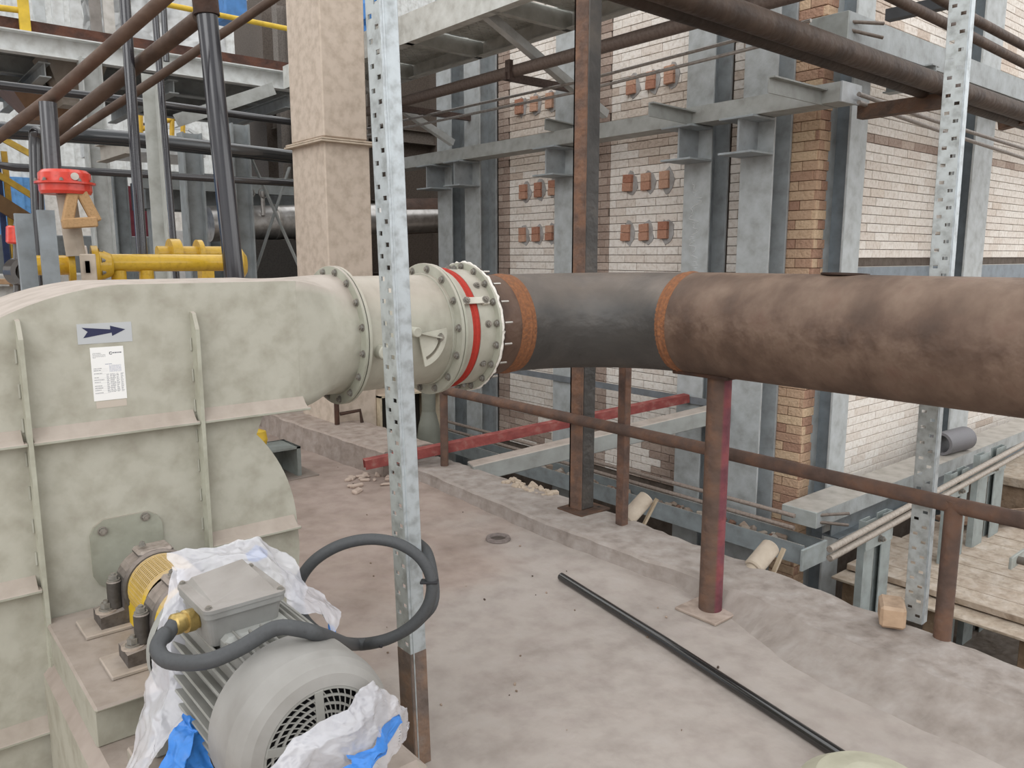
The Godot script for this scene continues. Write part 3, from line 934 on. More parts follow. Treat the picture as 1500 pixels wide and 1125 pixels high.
	m.box(Vector3(2.05, 0.01, -5.75), Vector3(2.5, 0.24, -5.72)); m.box(Vector3(2.47, 0.01, -5.75), Vector3(2.5, 0.24, -5.45)); m.box(Vector3(2.05, 0.225, -5.75), Vector3(2.5, 0.24, -5.45))
	put(m, "box", "paint", t)
	m = MB.new("978c84")
	m.box(Vector3(2.0, 0.0, -5.8), Vector3(2.62, 0.014, -5.4), 0.003)
	put(m, "foot_plate", "paint", t)
	m = MB.new("d8b63a")
	m.lathe(Transform3D(Basis(), Vector3(2.122, 0.395, -5.300) - Vector3(0, 0.06, 0)), [Vector2(0, 0.12), Vector2(0.05, 0.1), Vector2(0.06, 0.04), Vector2(0.05, 0), Vector2(0, 0)], 16)
	m.tint = Color.html("6e5a50").srgb_to_linear()
	m.box(Vector3(2.122, 0.395, -5.300) + Vector3(-0.04, -0.4, -0.04), Vector3(2.122, 0.395, -5.300) + Vector3(0.04, -0.06, 0.04))
	tag(put(m, "yellow_fitting", "paint"), "yellow capped fitting just behind the fan scroll", "fitting")
	# pale round cover in the near corner
	t = thing("round_cover", Vector3(1.95, 0, -0.85), "pale cream domed cover at the bottom edge by the black rod", "cover")
	m = MB.new("c4c2ae")
	m.lathe(Transform3D(Basis(), Vector3(1.93, 0, -0.83)), [Vector2(0.2, 0.0), Vector2(0.2, 0.2), Vector2(0.185, 0.25), Vector2(0.14, 0.285), Vector2(0.07, 0.3), Vector2(0, 0.304)], 40)
	put(m, "dome", "paint", t)
	# cream duct and box beyond the kerb
	t = thing("cream_duct", Vector3(3.3, 0, -6.4), "tall cream box duct with a flanged joint rising behind the fan", "duct")
	var n0 = Vector3(3.168, 2.075, -6.200)
	var lf = Vector3(3.190, 2.117, -7.053)
	for s in [[-1.7, 2.6, 0.0], [2.63, 5.5, 0.02]]:
		m = MB.new("ccbdae")
		m.box(Vector3(n0.x, s[0], -6.2 - 0.62), Vector3(n0.x + 0.43 - s[2], s[1], -6.2), 0.01)
		put(m, "shell", "dusty_paint", t)
	m = MB.new("c6b8a6", "a98f7c", 0.5)
	m.box(Vector3(n0.x - 0.05, 2.585, -6.87), Vector3(n0.x + 0.48, 2.6, -6.15), 0.003)
	m.box(Vector3(n0.x - 0.04, 2.605, -6.86), Vector3(n0.x + 0.47, 2.62, -6.16), 0.003)
	put(m, "flange", "dusty_paint", t)
	t = thing("cream_box", Vector3(3.7, -0.4, -6.0), "cream box with an open dark side standing behind the far kerb", "box")
	var c0 = Vector3(3.600, 0.278, -6.146)
	m = MB.new("cdbfa6", "d8c2b0", 0.6)
	m.box(Vector3(3.6, -0.5, c0.z - 1.3), Vector3(3.62, 0.4, c0.z)); m.box(Vector3(3.6, 0.38, c0.z - 1.3), Vector3(4.3, 0.4, c0.z)); m.box(Vector3(4.28, -0.5, c0.z - 1.3), Vector3(4.3, 0.4, c0.z)); m.box(Vector3(3.6, -0.5, c0.z - 1.3), Vector3(4.3, 0.4, c0.z - 1.28)); m.box(Vector3(3.6, -0.5, c0.z - 1.3), Vector3(4.3, -0.48, c0.z))
	put(m, "shell", "dusty_paint", t)
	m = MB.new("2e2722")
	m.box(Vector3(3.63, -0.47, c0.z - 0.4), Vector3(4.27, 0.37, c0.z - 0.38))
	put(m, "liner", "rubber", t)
	t = thing("support_leg", Vector3(4.2, -0.5, -5.9), "dark grey green support leg with flared foot under the damper, past the kerb", "support")
	m = MB.new("75786e")
	var g0 = Vector3(3.759, 0.006, -5.600)
	m.lathe(Transform3D(Basis(), g0 - Vector3(0, 0.3, 0)), [Vector2(0.12, 0.3), Vector2(0.09, 0.5), Vector2(0.06, 0.62), Vector2(0.06, 1.0), Vector2(0, 1.0)], 18)
	put(m, "leg", "paint", t)
	m = MB.new("38342f")
	m.lathe(Transform3D(Basis(), g0 - Vector3(0, 0.3, 0)), [Vector2(0.14, 0.0), Vector2(0.14, 0.3), Vector2(0.0, 0.3)], 18)
	put(m, "foot", "rubber", t)

# ---------------------------------------------------------------- fan
const FZ := -2.6
const BZ := -3.16
const PAINT := "b7b5a8"
const DUSTY := "baada4"
func scroll() -> PackedVector2Array:
	var p = PackedVector2Array()
	p.append(Vector2(1.2, 1.565))
	p.append(Vector2(1.2, 1.115))
	p.append(Vector2(1.06, 1.105))
	for k in range(0, 97):
		var an = lerpf(0.72, -1.5 * PI, k / 96.0)
		var r = 0.537 + 0.338 * maxf(0.0, -an) / (1.5 * PI)
		p.append(Vector2(0.63 + cos(an) * r, 0.69 + sin(an) * r))
	return p

func fan():
	var t = thing("centrifugal_fan", Vector3(0.63, 0, -2.88), "large grey green centrifugal fan housing with stiffening ribs and arrow sticker", "fan")
	var m = MB.new(PAINT, DUSTY, 0.85)
	var sc = scroll()
	m.extf(sc, Transform3D(Basis(), Vector3(0, 0, BZ)), FZ - BZ)
	put(m, "casing", "dusty_paint", t)
	# vertical ribs: flat bars standing off the face, with sloped heads
	for x in [0.36, 0.843]:
		m = MB.new("b4b4a5", DUSTY, 0.7)
		var pr = PackedVector2Array([Vector2(0, 0.0), Vector2(0.045, 0.0), Vector2(0.045, 1.42 if x < 0.5 else 1.42), Vector2(0.02, 1.47), Vector2(0, 1.475)])
		m.extf(pr, Transform3D(Basis(Vector3(0, 0, 1), Vector3.UP, Vector3(-1, 0, 0)), Vector3(x + 0.006, 0, FZ)), 0.012)
		put(m, "stiffening_rib", "dusty_paint", t)
	for s in [[-0.25, 0.354, 1.118], [0.366, 0.837, 1.118], [0.849, 1.22, 1.118], [-0.25, 0.354, 0.68], [0.849, 1.165, 0.692], [-0.2, 0.354, 0.235]]:
		m = MB.new("adad9f", DUSTY, 0.95)
		m.box(Vector3(s[0], s[2] - 0.005, FZ), Vector3(s[1], s[2] + 0.005, FZ + 0.04), 0.002)
		put(m, "stiffening_rib", "dusty_paint", t)
		m = MB.new("b2a79d")
		m.ext(PackedVector2Array([Vector2(0, 0), Vector2(-0.038, 0), Vector2(-0.02, 0.012), Vector2(0, 0.035)]), Vector3(s[0] + 0.004, s[2] + 0.005, FZ), Vector3(s[1] - 0.01, s[2] + 0.005, FZ))
		put(m, "dust_drift", "dusty_paint", t, "drift of pinkish dust along the rib")
	# rounded bottom edge under the outlet and weld beads
	m = MB.new("b9bba9")
	for x in [0.36, 0.843]:
		for k in 7:
			m = MB.new("b2b2a6")
			m.cyl(Vector3(x - 0.009, 0.75 + k * 0.1, FZ + 0.002), Vector3(x - 0.009, 0.79 + k * 0.1, FZ + 0.001), 0.0035, 6)
			put(m, "weld_bead", "paint", t)
	# shaft seal plate
	m = MB.new("a5a698", DUSTY, 0.6)
	var q = PackedVector2Array()
	for k in 24:
		var an = TAU * k / 24
		q.append(Vector2(0.6 + clampf(cos(an) * 0.13, -0.105, 0.105), 0.74 + clampf(sin(an) * 0.13, -0.11, 0.11)))
	m.extf(q, Transform3D(Basis(), Vector3(0, 0, FZ)), 0.01)
	put(m, "seal_plate", "paint", t)
	var bolt = hexbolt(0.011, 0.014)
	for p in [Vector2(0.53, 0.815), Vector2(0.655, 0.835)]:
		inst(bolt, "bolt", "iron", t, ytf(Vector3(p.x, p.y, FZ + 0.01), Vector3(0, 0, 1)))
	# arrow sticker
	m = MB.new("b9bcbe")
	m.box(Vector3(0.51, 1.392, FZ), Vector3(0.66, 1.452, FZ + 0.001))
	var st = put(m, "arrow_sticker", "print", t, "pale sticker with a dark blue arrow pointing right")
	m = MB.new("262a4a")
	m.extf(PackedVector2Array([Vector2(0.523, 1.441), Vector2(0.6, 1.432), Vector2(0.6, 1.443), Vector2(0.642, 1.43), Vector2(0.604, 1.412), Vector2(0.603, 1.422), Vector2(0.525, 1.41), Vector2(0.538, 1.428)]), Transform3D(Basis(), Vector3(0, 0, FZ + 0.001)), 0.0006)
	put(m, "arrow", "print", st)
	# data label, its print computed as an image
	m = MB.new("ffffff")
	m.box(Vector3(0.54, 1.218, FZ), Vector3(0.632, 1.38, FZ + 0.001))
	for i in m.v.size():
		m.u[i] = Vector2((m.v[i].x - 0.54) / 0.092, 1.0 - (m.v[i].y - 1.218) / 0.162)
	var lm := StandardMaterial3D.new()
	lm.albedo_texture = ImageTexture.create_from_image(label_print())
	lm.roughness = 0.45
	put(m, "data_label", lm, t, "white printed data label with rows of small dark text")
	m = MB.new("c0b6aa")
	m.box(Vector3(0.545, 1.195, FZ), Vector3(0.63, 1.216, FZ + 0.0008))
	put(m, "sticker_strip", "print", t)
	# transition from box to round
	m = MB.new(PAINT, DUSTY, 0.7)
	var N = 64; var rings = []
	for s in 13:
		var u = s / 12.0
		var e = smoothstep(0.0, 1.0, u)
		var ring = []
		for k in N:
			var an = TAU * k / N + PI / 4
			var ca = cos(an); var sa = sin(an)
			var sq = 1.0 / maxf(absf(ca), absf(sa))
			var rr = Vector2(ca * sq * 0.28, sa * sq * 0.225).lerp(Vector2(ca, sa) * 0.238, e)
			ring.append(Vector3(lerpf(1.18, 1.475, u), 1.34 + rr.y, -2.88 + rr.x))
		rings.append(ring)
	var nrm = func(i, k):
		var a = rings[mini(i + 1, 12)][k] - rings[maxi(i - 1, 0)][k]
		var b = rings[i][(k + 1) % N] - rings[i][(k + N - 1) % N]
		var w = a.cross(b).normalized()
		var out = rings[i][k] - Vector3(rings[i][k].x, 1.34, -2.88)
		return w if w.dot(out) > 0 else -w
	for i in 12:
		for k in N:
			var k2 = (k + 1) % N
			m.quadn(rings[i][k], rings[i][k2], rings[i + 1][k2], rings[i + 1][k], nrm.call(i, k), nrm.call(i, k2), nrm.call(i + 1, k2), nrm.call(i + 1, k))
	put(m, "outlet_transition", "dusty_paint", t)
	m = MB.new("b0b1a3", DUSTY, 0.6)
	m.ring(Vector3(1.474, 1.335, -2.88), Vector3(1, 0, 0), 0.225, 0.277, 0.012, 56)
	var fl = put(m, "flange", "paint", t)
	m = MB.new("4a4a44")
	m.ring(Vector3(1.486, 1.335, -2.88), Vector3(1, 0, 0), 0.225, 0.273, 0.004, 56, 0.0)
	put(m, "gasket", "rubber", t)
	for k in 16:
		var an = TAU * (k + 0.5) / 16
		inst(bolt, "bolt", "iron", fl, ytf(Vector3(1.474, 1.335 + sin(an) * 0.256, -2.88 + cos(an) * 0.256), Vector3(-1, 0, 0)))

func label_print() -> Image:
	var im := Image.create(230, 405, false, Image.FORMAT_RGB8)
	im.fill(Color.html("eeeeec"))
	var r = rnd(3)
	var word = func(x, y, w, h, col):
		var px = x
		while px < x + w:
			var l = r.randi_range(2, 7)
			im.fill_rect(Rect2i(px, y, mini(l, x + w - px), h), col)
			px += l + r.randi_range(1, 3)
	for k in 6: word.call(14, 42 + k * 7, 60 if k < 2 else (88 if k < 5 else 20), 3, Color.html("8a8a8c"))
	# the maker's mark: an open ring and a dark bar of lettering
	for a in 40:
		var an = 0.6 + a / 40.0 * 5.1
		im.fill_rect(Rect2i(int(140 + cos(an) * 9) - 2, int(50 + sin(an) * 9) - 2, 4, 4), Color.html("20222c"))
	word.call(152, 43, 62, 9, Color.html("3a3c48"))
	word.call(95, 128, 48, 5, Color.html("8088a0"))
	for y in range(140, 190, 6): word.call(122, y, 84, 3, Color.html("a0a4b8"))
	for y in [158, 172, 196, 226, 244, 262, 290, 306, 322, 344]:
		word.call(14, y, 30 + r.randi() % 40, 4, Color.html("55565c"))
		im.fill_rect(Rect2i(12, y + 8, 100, 1), Color.html("b8b8ba"))
	for y in range(206, 350, 8):
		for x in [100, 124, 142, 168, 198]: word.call(x, y, 12 + r.randi() % 10, 4, Color.html("7c7e86"))
	return im

# ---------------------------------------------------------------- damper and flexible joint
func duct():
	var c = Vector3(0, 1.335, -2.88)
	var bolt = hexbolt(0.012, 0.016)
	var t = thing("damper", Vector3(1.7, 1.1, -2.88), "round grey green damper section with slotted lever plate, after the fan outlet", "damper")
	var m = MB.new("b9b8ab", "bcafa3", 0.55)
	m.ring(c + Vector3(1.49, 0, 0), Vector3(1, 0, 0), 0.225, 0.277, 0.012, 56)
	put(m, "flange", "paint", t)
	m = MB.new("bab8ab", "bfb2a6", 0.55)
	m.lathe(m.axis_t(c + Vector3(1.5, 0, 0), Vector3(1, 0, 0)), [Vector2(0.235, 0), Vector2(0.235, 0.43)], 64)
	put(m, "body", "paint", t)
	m = MB.new("b5b5a8", "bcafa3", 0.5)
	m.ring(c + Vector3(1.915, 0, 0), Vector3(1, 0, 0), 0.225, 0.285, 0.014, 56)
	m.ring(c + Vector3(1.9, 0, 0), Vector3(1, 0, 0), 0.234, 0.243, 0.016, 56)
	var fl = put(m, "flange", "paint", t)
	for k in 14:
		var an = TAU * (k + 0.2) / 14
		inst(bolt, "bolt", "iron", fl, ytf(c + Vector3(1.915, sin(an) * 0.262, cos(an) * 0.262), Vector3(-1, 0, 0)))
	# lever plate: a quadrant with a curved slot, on the side facing the deck
	var pv = Vector3(1.72, 1.345, -2.628)
	var B = Basis(Vector3(1, 0, 0), Vector3.UP, Vector3(0, 0, 1))
	m = MB.new("c6c5b8", "d8ccc0", 0.3)
	var arcs = [[0.0, 0.098], [0.112, 0.135]]
	var a0 = -1.25; var a1 = -0.02
	for seg in 22:
		var u0 = lerpf(a0, a1, seg / 22.0); var u1 = lerpf(a0, a1, (seg + 1) / 22.0)
		for ar in arcs:
			var q = PackedVector2Array([Vector2(cos(u0), sin(u0)) * ar[1], Vector2(cos(u1), sin(u1)) * ar[1]])
			if ar[0] > 0: q.append(Vector2(cos(u1), sin(u1)) * ar[0]); q.append(Vector2(cos(u0), sin(u0)) * ar[0])
			else: q.append(Vector2.ZERO)
			m.extf(q, Transform3D(B, pv), 0.006)
	for e in [[a0 - 0.12, a0], [a1, a1 + 0.14]]:
		m.extf(PackedVector2Array([Vector2.ZERO, Vector2(cos(e[0]), sin(e[0])) * 0.135, Vector2(cos(e[1]), sin(e[1])) * 0.135]), Transform3D(B, pv), 0.006)
	put(m, "lever_plate", "paint", t, "pale quadrant plate with a curved slot")
	m = MB.new("bfbeb1")
	m.cyl(pv + Vector3(-0.02, 0.01, -0.03), pv + Vector3(-0.02, 0.01, 0.03), 0.02, 16, 0.003)
	m.bar(pv + Vector3(-0.02, 0.01, 0.012), pv + Vector3(0.1, -0.02, 0.012), 0.024, 0.006)
	put(m, "spindle", "paint", t)
	inst(bolt, "clamp_nut", "iron", t, ytf(pv + Vector3(0.103, -0.02, 0.006), Vector3(0, 0, 1)))
	m = MB.new("bfbeb1")
	m.cyl(c + Vector3(1.56, -0.05, 0.2), c + Vector3(1.56, -0.05, 0.27), 0.028, 18, 0.004)
	put(m, "boss", "paint", t)
	# flexible joint
	t = thing("expansion_joint", Vector3(2.03, 1.1, -2.88), "flexible joint with a red fabric band between two grey green flanges", "joint")
	m = MB.new("b5b6a8", "bcb0a4", 0.4)
	m.ring(c + Vector3(1.934, 0, 0), Vector3(1, 0, 0), 0.225, 0.283, 0.012, 56)
	put(m, "flange", "paint", t)
	m = MB.new("bab9ac", "c0b4a9", 0.4)
	m.lathe(m.axis_t(c + Vector3(1.94, 0, 0), Vector3(1, 0, 0)), [Vector2(0.258, 0), Vector2(0.258, 0.05), Vector2(0.25, 0.05)], 56)
	put(m, "collar", "paint", t)
	m = MB.new("b8392c")
	var pr = []
	for k in 13: pr.append(Vector2(0.249 + sin(PI * k / 12.0) * 0.012 + (0.004 if k % 3 == 1 else 0.0), k * 0.05 / 12.0))
	m.lathe(m.axis_t(c + Vector3(1.985, 0, 0), Vector3(1, 0, 0)), pr, 56)
	put(m, "fabric_band", "fabric", t, "red fabric band")
	m = MB.new("bab9ac", "c0b4a9", 0.4)
	m.lathe(m.axis_t(c + Vector3(2.03, 0, 0), Vector3(1, 0, 0)), [Vector2(0.25, 0), Vector2(0.259, 0), Vector2(0.259, 0.085)], 56)
	put(m, "collar", "paint", t)
	m = MB.new("b5b6a8", "bcb0a4", 0.4)
	m.ring(c + Vector3(2.112, 0, 0), Vector3(1, 0, 0), 0.23, 0.287, 0.013, 56)
	fl = put(m, "flange", "paint", t)
	for k in 18:
		var an = TAU * (k + 0.35) / 18
		inst(bolt, "bolt", "iron", fl, ytf(c + Vector3(2.112, sin(an) * 0.27, cos(an) * 0.27), Vector3(-1, 0, 0)))
		if k % 2 == 0:
			inst(bolt, "bolt", "iron", t, ytf(c + Vector3(2.07, sin(an) * 0.258, cos(an) * 0.258), Vector3(0, sin(an), cos(an))))
	var r = rnd(17)
	var rope = []
	for k in 121:
		var an = TAU * k / 120
		var rr = 0.284 + r.randf_range(-0.004, 0.005)
		rope.append(c + Vector3(2.128 + r.randf_range(-0.003, 0.003), sin(an) * rr, cos(an) * rr))
	m = MB.new("eeeae2")
	m.tube(rope, 0.007, 6, false)
	put(m, "rope_gasket", "fabric", t, "frayed white rope gasket")
	# tie strap across the band
	m = MB.new("d6d2c6")
	var sa = 0.5
	var f = Transform3D(Basis(Vector3(1, 0, 0), Vector3(0, cos(sa), -sin(sa)), Vector3(0, sin(sa), cos(sa))), c)
	m.bx(f * Transform3D(Basis(), Vector3(2.01, 0, 0.276)), Vector3(0.12, 0.03, 0.006), 0.002)
	m.bx(f * Transform3D(Basis(), Vector3(2.07, 0, 0.268)), Vector3(0.03, 0.036, 0.02), 0.002)
	put(m, "tie_strap", "paint", t)
	for x in [1.965, 2.065]: inst(bolt, "bolt", "iron", t, ytf(f * Vector3(x, 0, 0.279), f.basis * Vector3(0, 0, 1)))

func steel_pipe():
	var c = Vector3(0, 1.335, -2.88)
	var t = thing("steel_pipe", Vector3(2.97, 1.1, -1.5), "large bare steel pipe with a dark bend and rusty weld rings", "pipe")
	var m = MB.new("9a8e86")
	m.ring(c + Vector3(2.132, 0, 0), Vector3(1, 0, 0), 0.22, 0.283, 0.014, 56)
	var fl = put(m, "flange", "pipe_rust", t)
	for k in 18:
		var an = TAU * (k + 0.35) / 18
		m = MB.new("d5d2cc")
		m.cyl(c + Vector3(2.146, sin(an) * 0.268, cos(an) * 0.268), c + Vector3(2.195, sin(an) * 0.268, cos(an) * 0.268), 0.005, 8)
		put(m, "stud", "stainless", fl)
	m = MB.new("c8b8b0", "e8d8cc", 0.6)
	m.lathe(m.axis_t(c + Vector3(2.14, 0, 0), Vector3(1, 0, 0)), [Vector2(0.23, 0), Vector2(0.23, 0.2)], 64)
	put(m, "stub", "pipe_rust", t)
	var pts = []
	var R0 = 0.63
	for k in 25:
		var an = PI / 2 * k / 24.0
		pts.append(Vector3(2.34 + sin(an) * R0, 1.335 + 0.012 * k / 24.0, -2.88 + (1 - cos(an)) * R0))
	m = MB.new("9c9a98", "d8ccc2", 0.9)
	m.tube(pts, 0.23, 64, false)
	put(m, "bend", "mill_scale", t, "dark blue grey bend")
	m = MB.new("dccfc6", "fff8f0", 0.7)
	m.tube([Vector3(2.97, 1.347, -2.25), Vector3(2.97, 1.349, -1.2), Vector3(2.97, 1.35, 0.0), Vector3(2.97, 1.35, 1.6)], 0.231, 64, false)
	put(m, "straight", "pipe_rust", t, "brown rusty straight length")
	# heat bands of orange rust beside the welds
	m = MB.new("ffffff")
	m.lathe(m.axis_t(c + Vector3(2.285, 0, 0), Vector3(1, 0, 0)), [Vector2(0.2305, 0), Vector2(0.2312, 0.02), Vector2(0.2315, 0.045), Vector2(0.235, 0.055), Vector2(0.2315, 0.065), Vector2(0.2312, 0.09), Vector2(0.2305, 0.1)], 64)
	put(m, "weld_ring", "weld_rust", t, "orange rusted weld ring")
	m = MB.new("ffffff")
	m.lathe(m.axis_t(Vector3(2.97, 1.347, -2.285), Vector3(0, 0, 1)), [Vector2(0.2312, 0), Vector2(0.2315, 0.015), Vector2(0.2355, 0.025), Vector2(0.232, 0.035), Vector2(0.2315, 0.06)], 64)
	put(m, "weld_ring", "weld_rust", t, "orange rusted weld ring")
	# scrap plate lying on top
	m = MB.new("7b6458")
	m.ring(Vector3(3.0, 1.574, -1.55), Vector3(0.05, 1, 0), 0.04, 0.09, 0.01, 36)
	tag(put(m, "loose_flange", "pipe_rust"), "brown ring flange resting on top of the big pipe", "flange")

# ---------------------------------------------------------------- motor, bearings, base
func motor():
	# common base
	var t = thing("fan_base", Vector3(0.65, 0, -2.0), "grey green steel base under the bearings and motor, covered in dust", "base")
	var m = MB.new("aaa798", "a99c93", 0.95)
	m.box(Vector3(0.335, -0.0, -2.6), Vector3(0.97, 0.45, -1.45), 0.03)
	put(m, "plinth", "dusty_paint", t)
	m = MB.new("a6a496", "a99c93", 0.95)
	m.box(Vector3(0.355, 0.562, -2.6), Vector3(0.93, 0.576, -1.98), 0.006)
	m.box(Vector3(0.36, 0.45, -2.6), Vector3(0.925, 0.563, -2.02), 0.004)
	put(m, "bearing_pedestal", "dusty_paint", t)
	m = MB.new("a9a096", "b2a59a", 0.9)
	for z in [-2.43, -2.15]:
		m.box(Vector3(0.42, 0.576, z - 0.075), Vector3(0.85, 0.588, z + 0.06), 0.003)
	put(m, "shim_plate", "dusty_paint", t)
	m = MB.new("9a9488", "ac9f95", 0.9)
	m.box(Vector3(0.4, 0.45, -1.9), Vector3(0.48, 0.5, -1.5), 0.004); m.box(Vector3(0.79, 0.45, -1.9), Vector3(0.87, 0.5, -1.5), 0.004)
	put(m, "motor_rail", "dusty_paint", t)
	# red stick left on the base
	m = MB.new("b0504c")
	m.bar(Vector3(0.372, 0.455, -2.124), Vector3(0.434, 0.455, -2.049), 0.008, 0.006)
	tag(put(m, "red_stick", "fabric"), "thin red stick lying on the dusty base below the bearings", "stick")
	for k in 2:
		bearing([-2.43, -2.15][k], ["pillow block bearing nearest the fan housing, dusty dark iron", "pillow block bearing half hidden by the yellow guard and film"][k])
	# shaft guards
	guard(-2.39, -2.21, 0.092, 0.63, "yellow perforated shaft guard between the two bearings")
	guard(-2.09, -1.97, 0.1, 0.63, "yellow coupling guard partly under the plastic film, next to the motor")
	# shaft
	m = MB.new("8a8580")
	m.cyl(Vector3(0.63, 0.688, -2.62), Vector3(0.63, 0.688, -1.95), 0.03, 20)
	tag(put(m, "shaft", "iron"), "steel shaft running through bearings from fan to motor", "shaft")
	# motor
	t = thing("electric_motor", Vector3(0.635, 0.45, -1.65), "light grey finned electric motor with terminal box and round fan grille", "motor")
	var cx = 0.635; var cy = 0.688
	m = MB.new("a5a6a2", "aca8a2", 0.5)
	m.cyl(Vector3(cx, cy, -1.93), Vector3(cx, cy, -1.48), 0.142, 48)
	put(m, "stator_frame", "paint", t)
	m = MB.new("a5a6a2")
	m.lathe(m.axis_t(Vector3(cx, cy, -1.905), Vector3(0, 0, -1)), [Vector2(0.168, 0), Vector2(0.168, 0.03), Vector2(0.15, 0.05), Vector2(0.07, 0.06), Vector2(0.06, 0.09), Vector2(0, 0.09)], 48)
	put(m, "end_shield", "paint", t)
	for k in 40:
		var an = TAU * (k + 0.5) / 40
		var d = Vector3(cos(an), sin(an), 0)
		var z0 = -1.6 if absf(an - PI / 2) < 0.36 else -1.895
		m = MB.new("989894")
		var f = Transform3D(Basis(Vector3(-d.y, d.x, 0), d, Vector3(0, 0, 1)), Vector3(cx, cy, (z0 - 1.485) / 2) + d * 0.153)
		m.bx(f, Vector3(0.006, 0.03, -1.485 - z0), 0.002)
		put(m, "cooling_fin", "paint", t)
	for s in [-1, 1]:
		m = MB.new("a9aaa6")
		m.box(Vector3(cx + s * 0.2, 0.5, -1.88), Vector3(cx + s * 0.11, 0.58, -1.8), 0.008)
		put(m, "foot", "paint", t)
		m = MB.new("989994")
		m.box(Vector3(cx + s * 0.2, 0.5, -1.6), Vector3(cx + s * 0.11, 0.58, -1.52), 0.008)
		put(m, "foot", "paint", t)
	m = MB.new("9e9d99")
	m.lathe(m.axis_t(Vector3(cx, cy, -1.5), Vector3(0, 0, 1)), [Vector2(0.166, 0), Vector2(0.172, 0.002), Vector2(0.173, 0.1), Vector2(0.169, 0.125), Vector2(0.16, 0.142), Vector2(0.145, 0.153), Vector2(0.122, 0.158), Vector2(0.119, 0.156)], 64)
	put(m, "fan_cover", "paint", t)
	# grille: rings, spokes and curved bars over a dark hollow
	m = MB.new("989894")
	var gz = -1.345
	for rr in [0.036, 0.052, 0.07, 0.087, 0.104, 0.119]:
		m.lathe(m.axis_t(Vector3(cx, cy, gz), Vector3(0, 0, 1)), [Vector2(rr - 0.0022, 0), Vector2(rr - 0.0022, 0.004), Vector2(rr + 0.0022, 0.004), Vector2(rr + 0.0022, 0)], 56)
	m.cyl(Vector3(cx, cy, gz - 0.002), Vector3(cx, cy, gz + 0.005), 0.03, 28, 0.001)
	for k in 44:
		var p = []
		for s in 7:
			var u = s / 6.0
			var an = TAU * k / 44 + u * 0.55
			p.append(Vector3(cx + cos(an) * lerpf(0.03, 0.119, u), cy + sin(an) * lerpf(0.03, 0.119, u), gz + 0.0015))
		m.tube(p, 0.0016, 5, false)
	for k in 5:
		var an = TAU * k / 5 + 0.35
		m.bar(Vector3(cx, cy, gz + 0.003) + Vector3(cos(an), sin(an), 0) * 0.03, Vector3(cx, cy, gz + 0.003) + Vector3(cos(an), sin(an), 0) * 0.12, 0.018, 0.005, 0.001, Vector3(0, 0, 1))
	put(m, "grille", "paint", t)
	m = MB.new("1c1c1e")
	m.cyl(Vector3(cx, cy, -1.46), Vector3(cx, cy, -1.4), 0.118, 40)
	put(m, "cooling_fan", "rubber", t, "dark fan behind the grille")
	# terminal box
	m = MB.new("aeb0ad")
	m.box(Vector3(0.545, 0.8, -1.79), Vector3(0.7, 0.84, -1.6), 0.01)
	put(m, "box_saddle", "paint", t)
	var tb = MB.new("999a98")
	var Q = func(dx, dz, y): return Vector3(0.602 + dx, y, -1.71 + dz)
	loft(tb, [[0.076, 0.075, 0.815], [0.084, 0.088, 0.885], [0.09, 0.095, 0.887], [0.09, 0.095, 0.899]], Vector3(0.602, 0, -1.71), 0.016)
	var box = put(tb, "terminal_box", "paint", t)
	m = MB.new("9c9c9a", "a29b95", 0.7)
	loft(m, [[0.092, 0.097, 0.9], [0.092, 0.097, 0.908], [0.088, 0.093, 0.911]], Vector3(0.602, 0, -1.71), 0.016)
	# wedge shaped hump on the lid
	var a = [Vector3(0.53, 0.911, -1.635), Vector3(0.672, 0.911, -1.635), Vector3(0.672, 0.911, -1.79), Vector3(0.53, 0.911, -1.79)]
	var b = [Vector3(0.536, 0.914, -1.642), Vector3(0.655, 0.936, -1.672), Vector3(0.655, 0.942, -1.775), Vector3(0.54, 0.924, -1.785)]
	for k in 4:
		var k2 = (k + 1) % 4
		m.quad(a[k], a[k2], b[k2], b[k], (a[k] + a[k2]) / 2 - Vector3(0.6, 0.9, -1.71))
	m.quad(b[0], b[1], b[2], b[3], Vector3.UP)
	var lid = put(m, "lid", "paint", box)
	var sb = hexbolt(0.006, 0.006)
	for p in [Vector2(-0.08, -0.085), Vector2(0.08, -0.085), Vector2(-0.08, 0.085), Vector2(0.08, 0.085)]:
		inst(sb, "lid_screw", "iron", box, Transform3D(Basis(), Vector3(0.602 + p.x, 0.911, -1.71 + p.y)))
	m = MB.new("c0a668")
	var g0 = Vector3(0.524, 0.862, -1.7)
	var gd = Vector3(-1, 0.12, 0.25).normalized()
	m.lathe(m.axis_t(g0, gd), [Vector2(0.022, -0.01), Vector2(0.022, 0.012), Vector2(0.025, 0.014), Vector2(0.025, 0.034), Vector2(0.02, 0.036), Vector2(0.02, 0.044), Vector2(0.023, 0.046), Vector2(0.023, 0.06), Vector2(0.015, 0.066), Vector2(0, 0.066)], 6 * 3)
	put(m, "cable_gland", "brass", t, "brass cable gland")
	# plastic film left over the motor
	film()

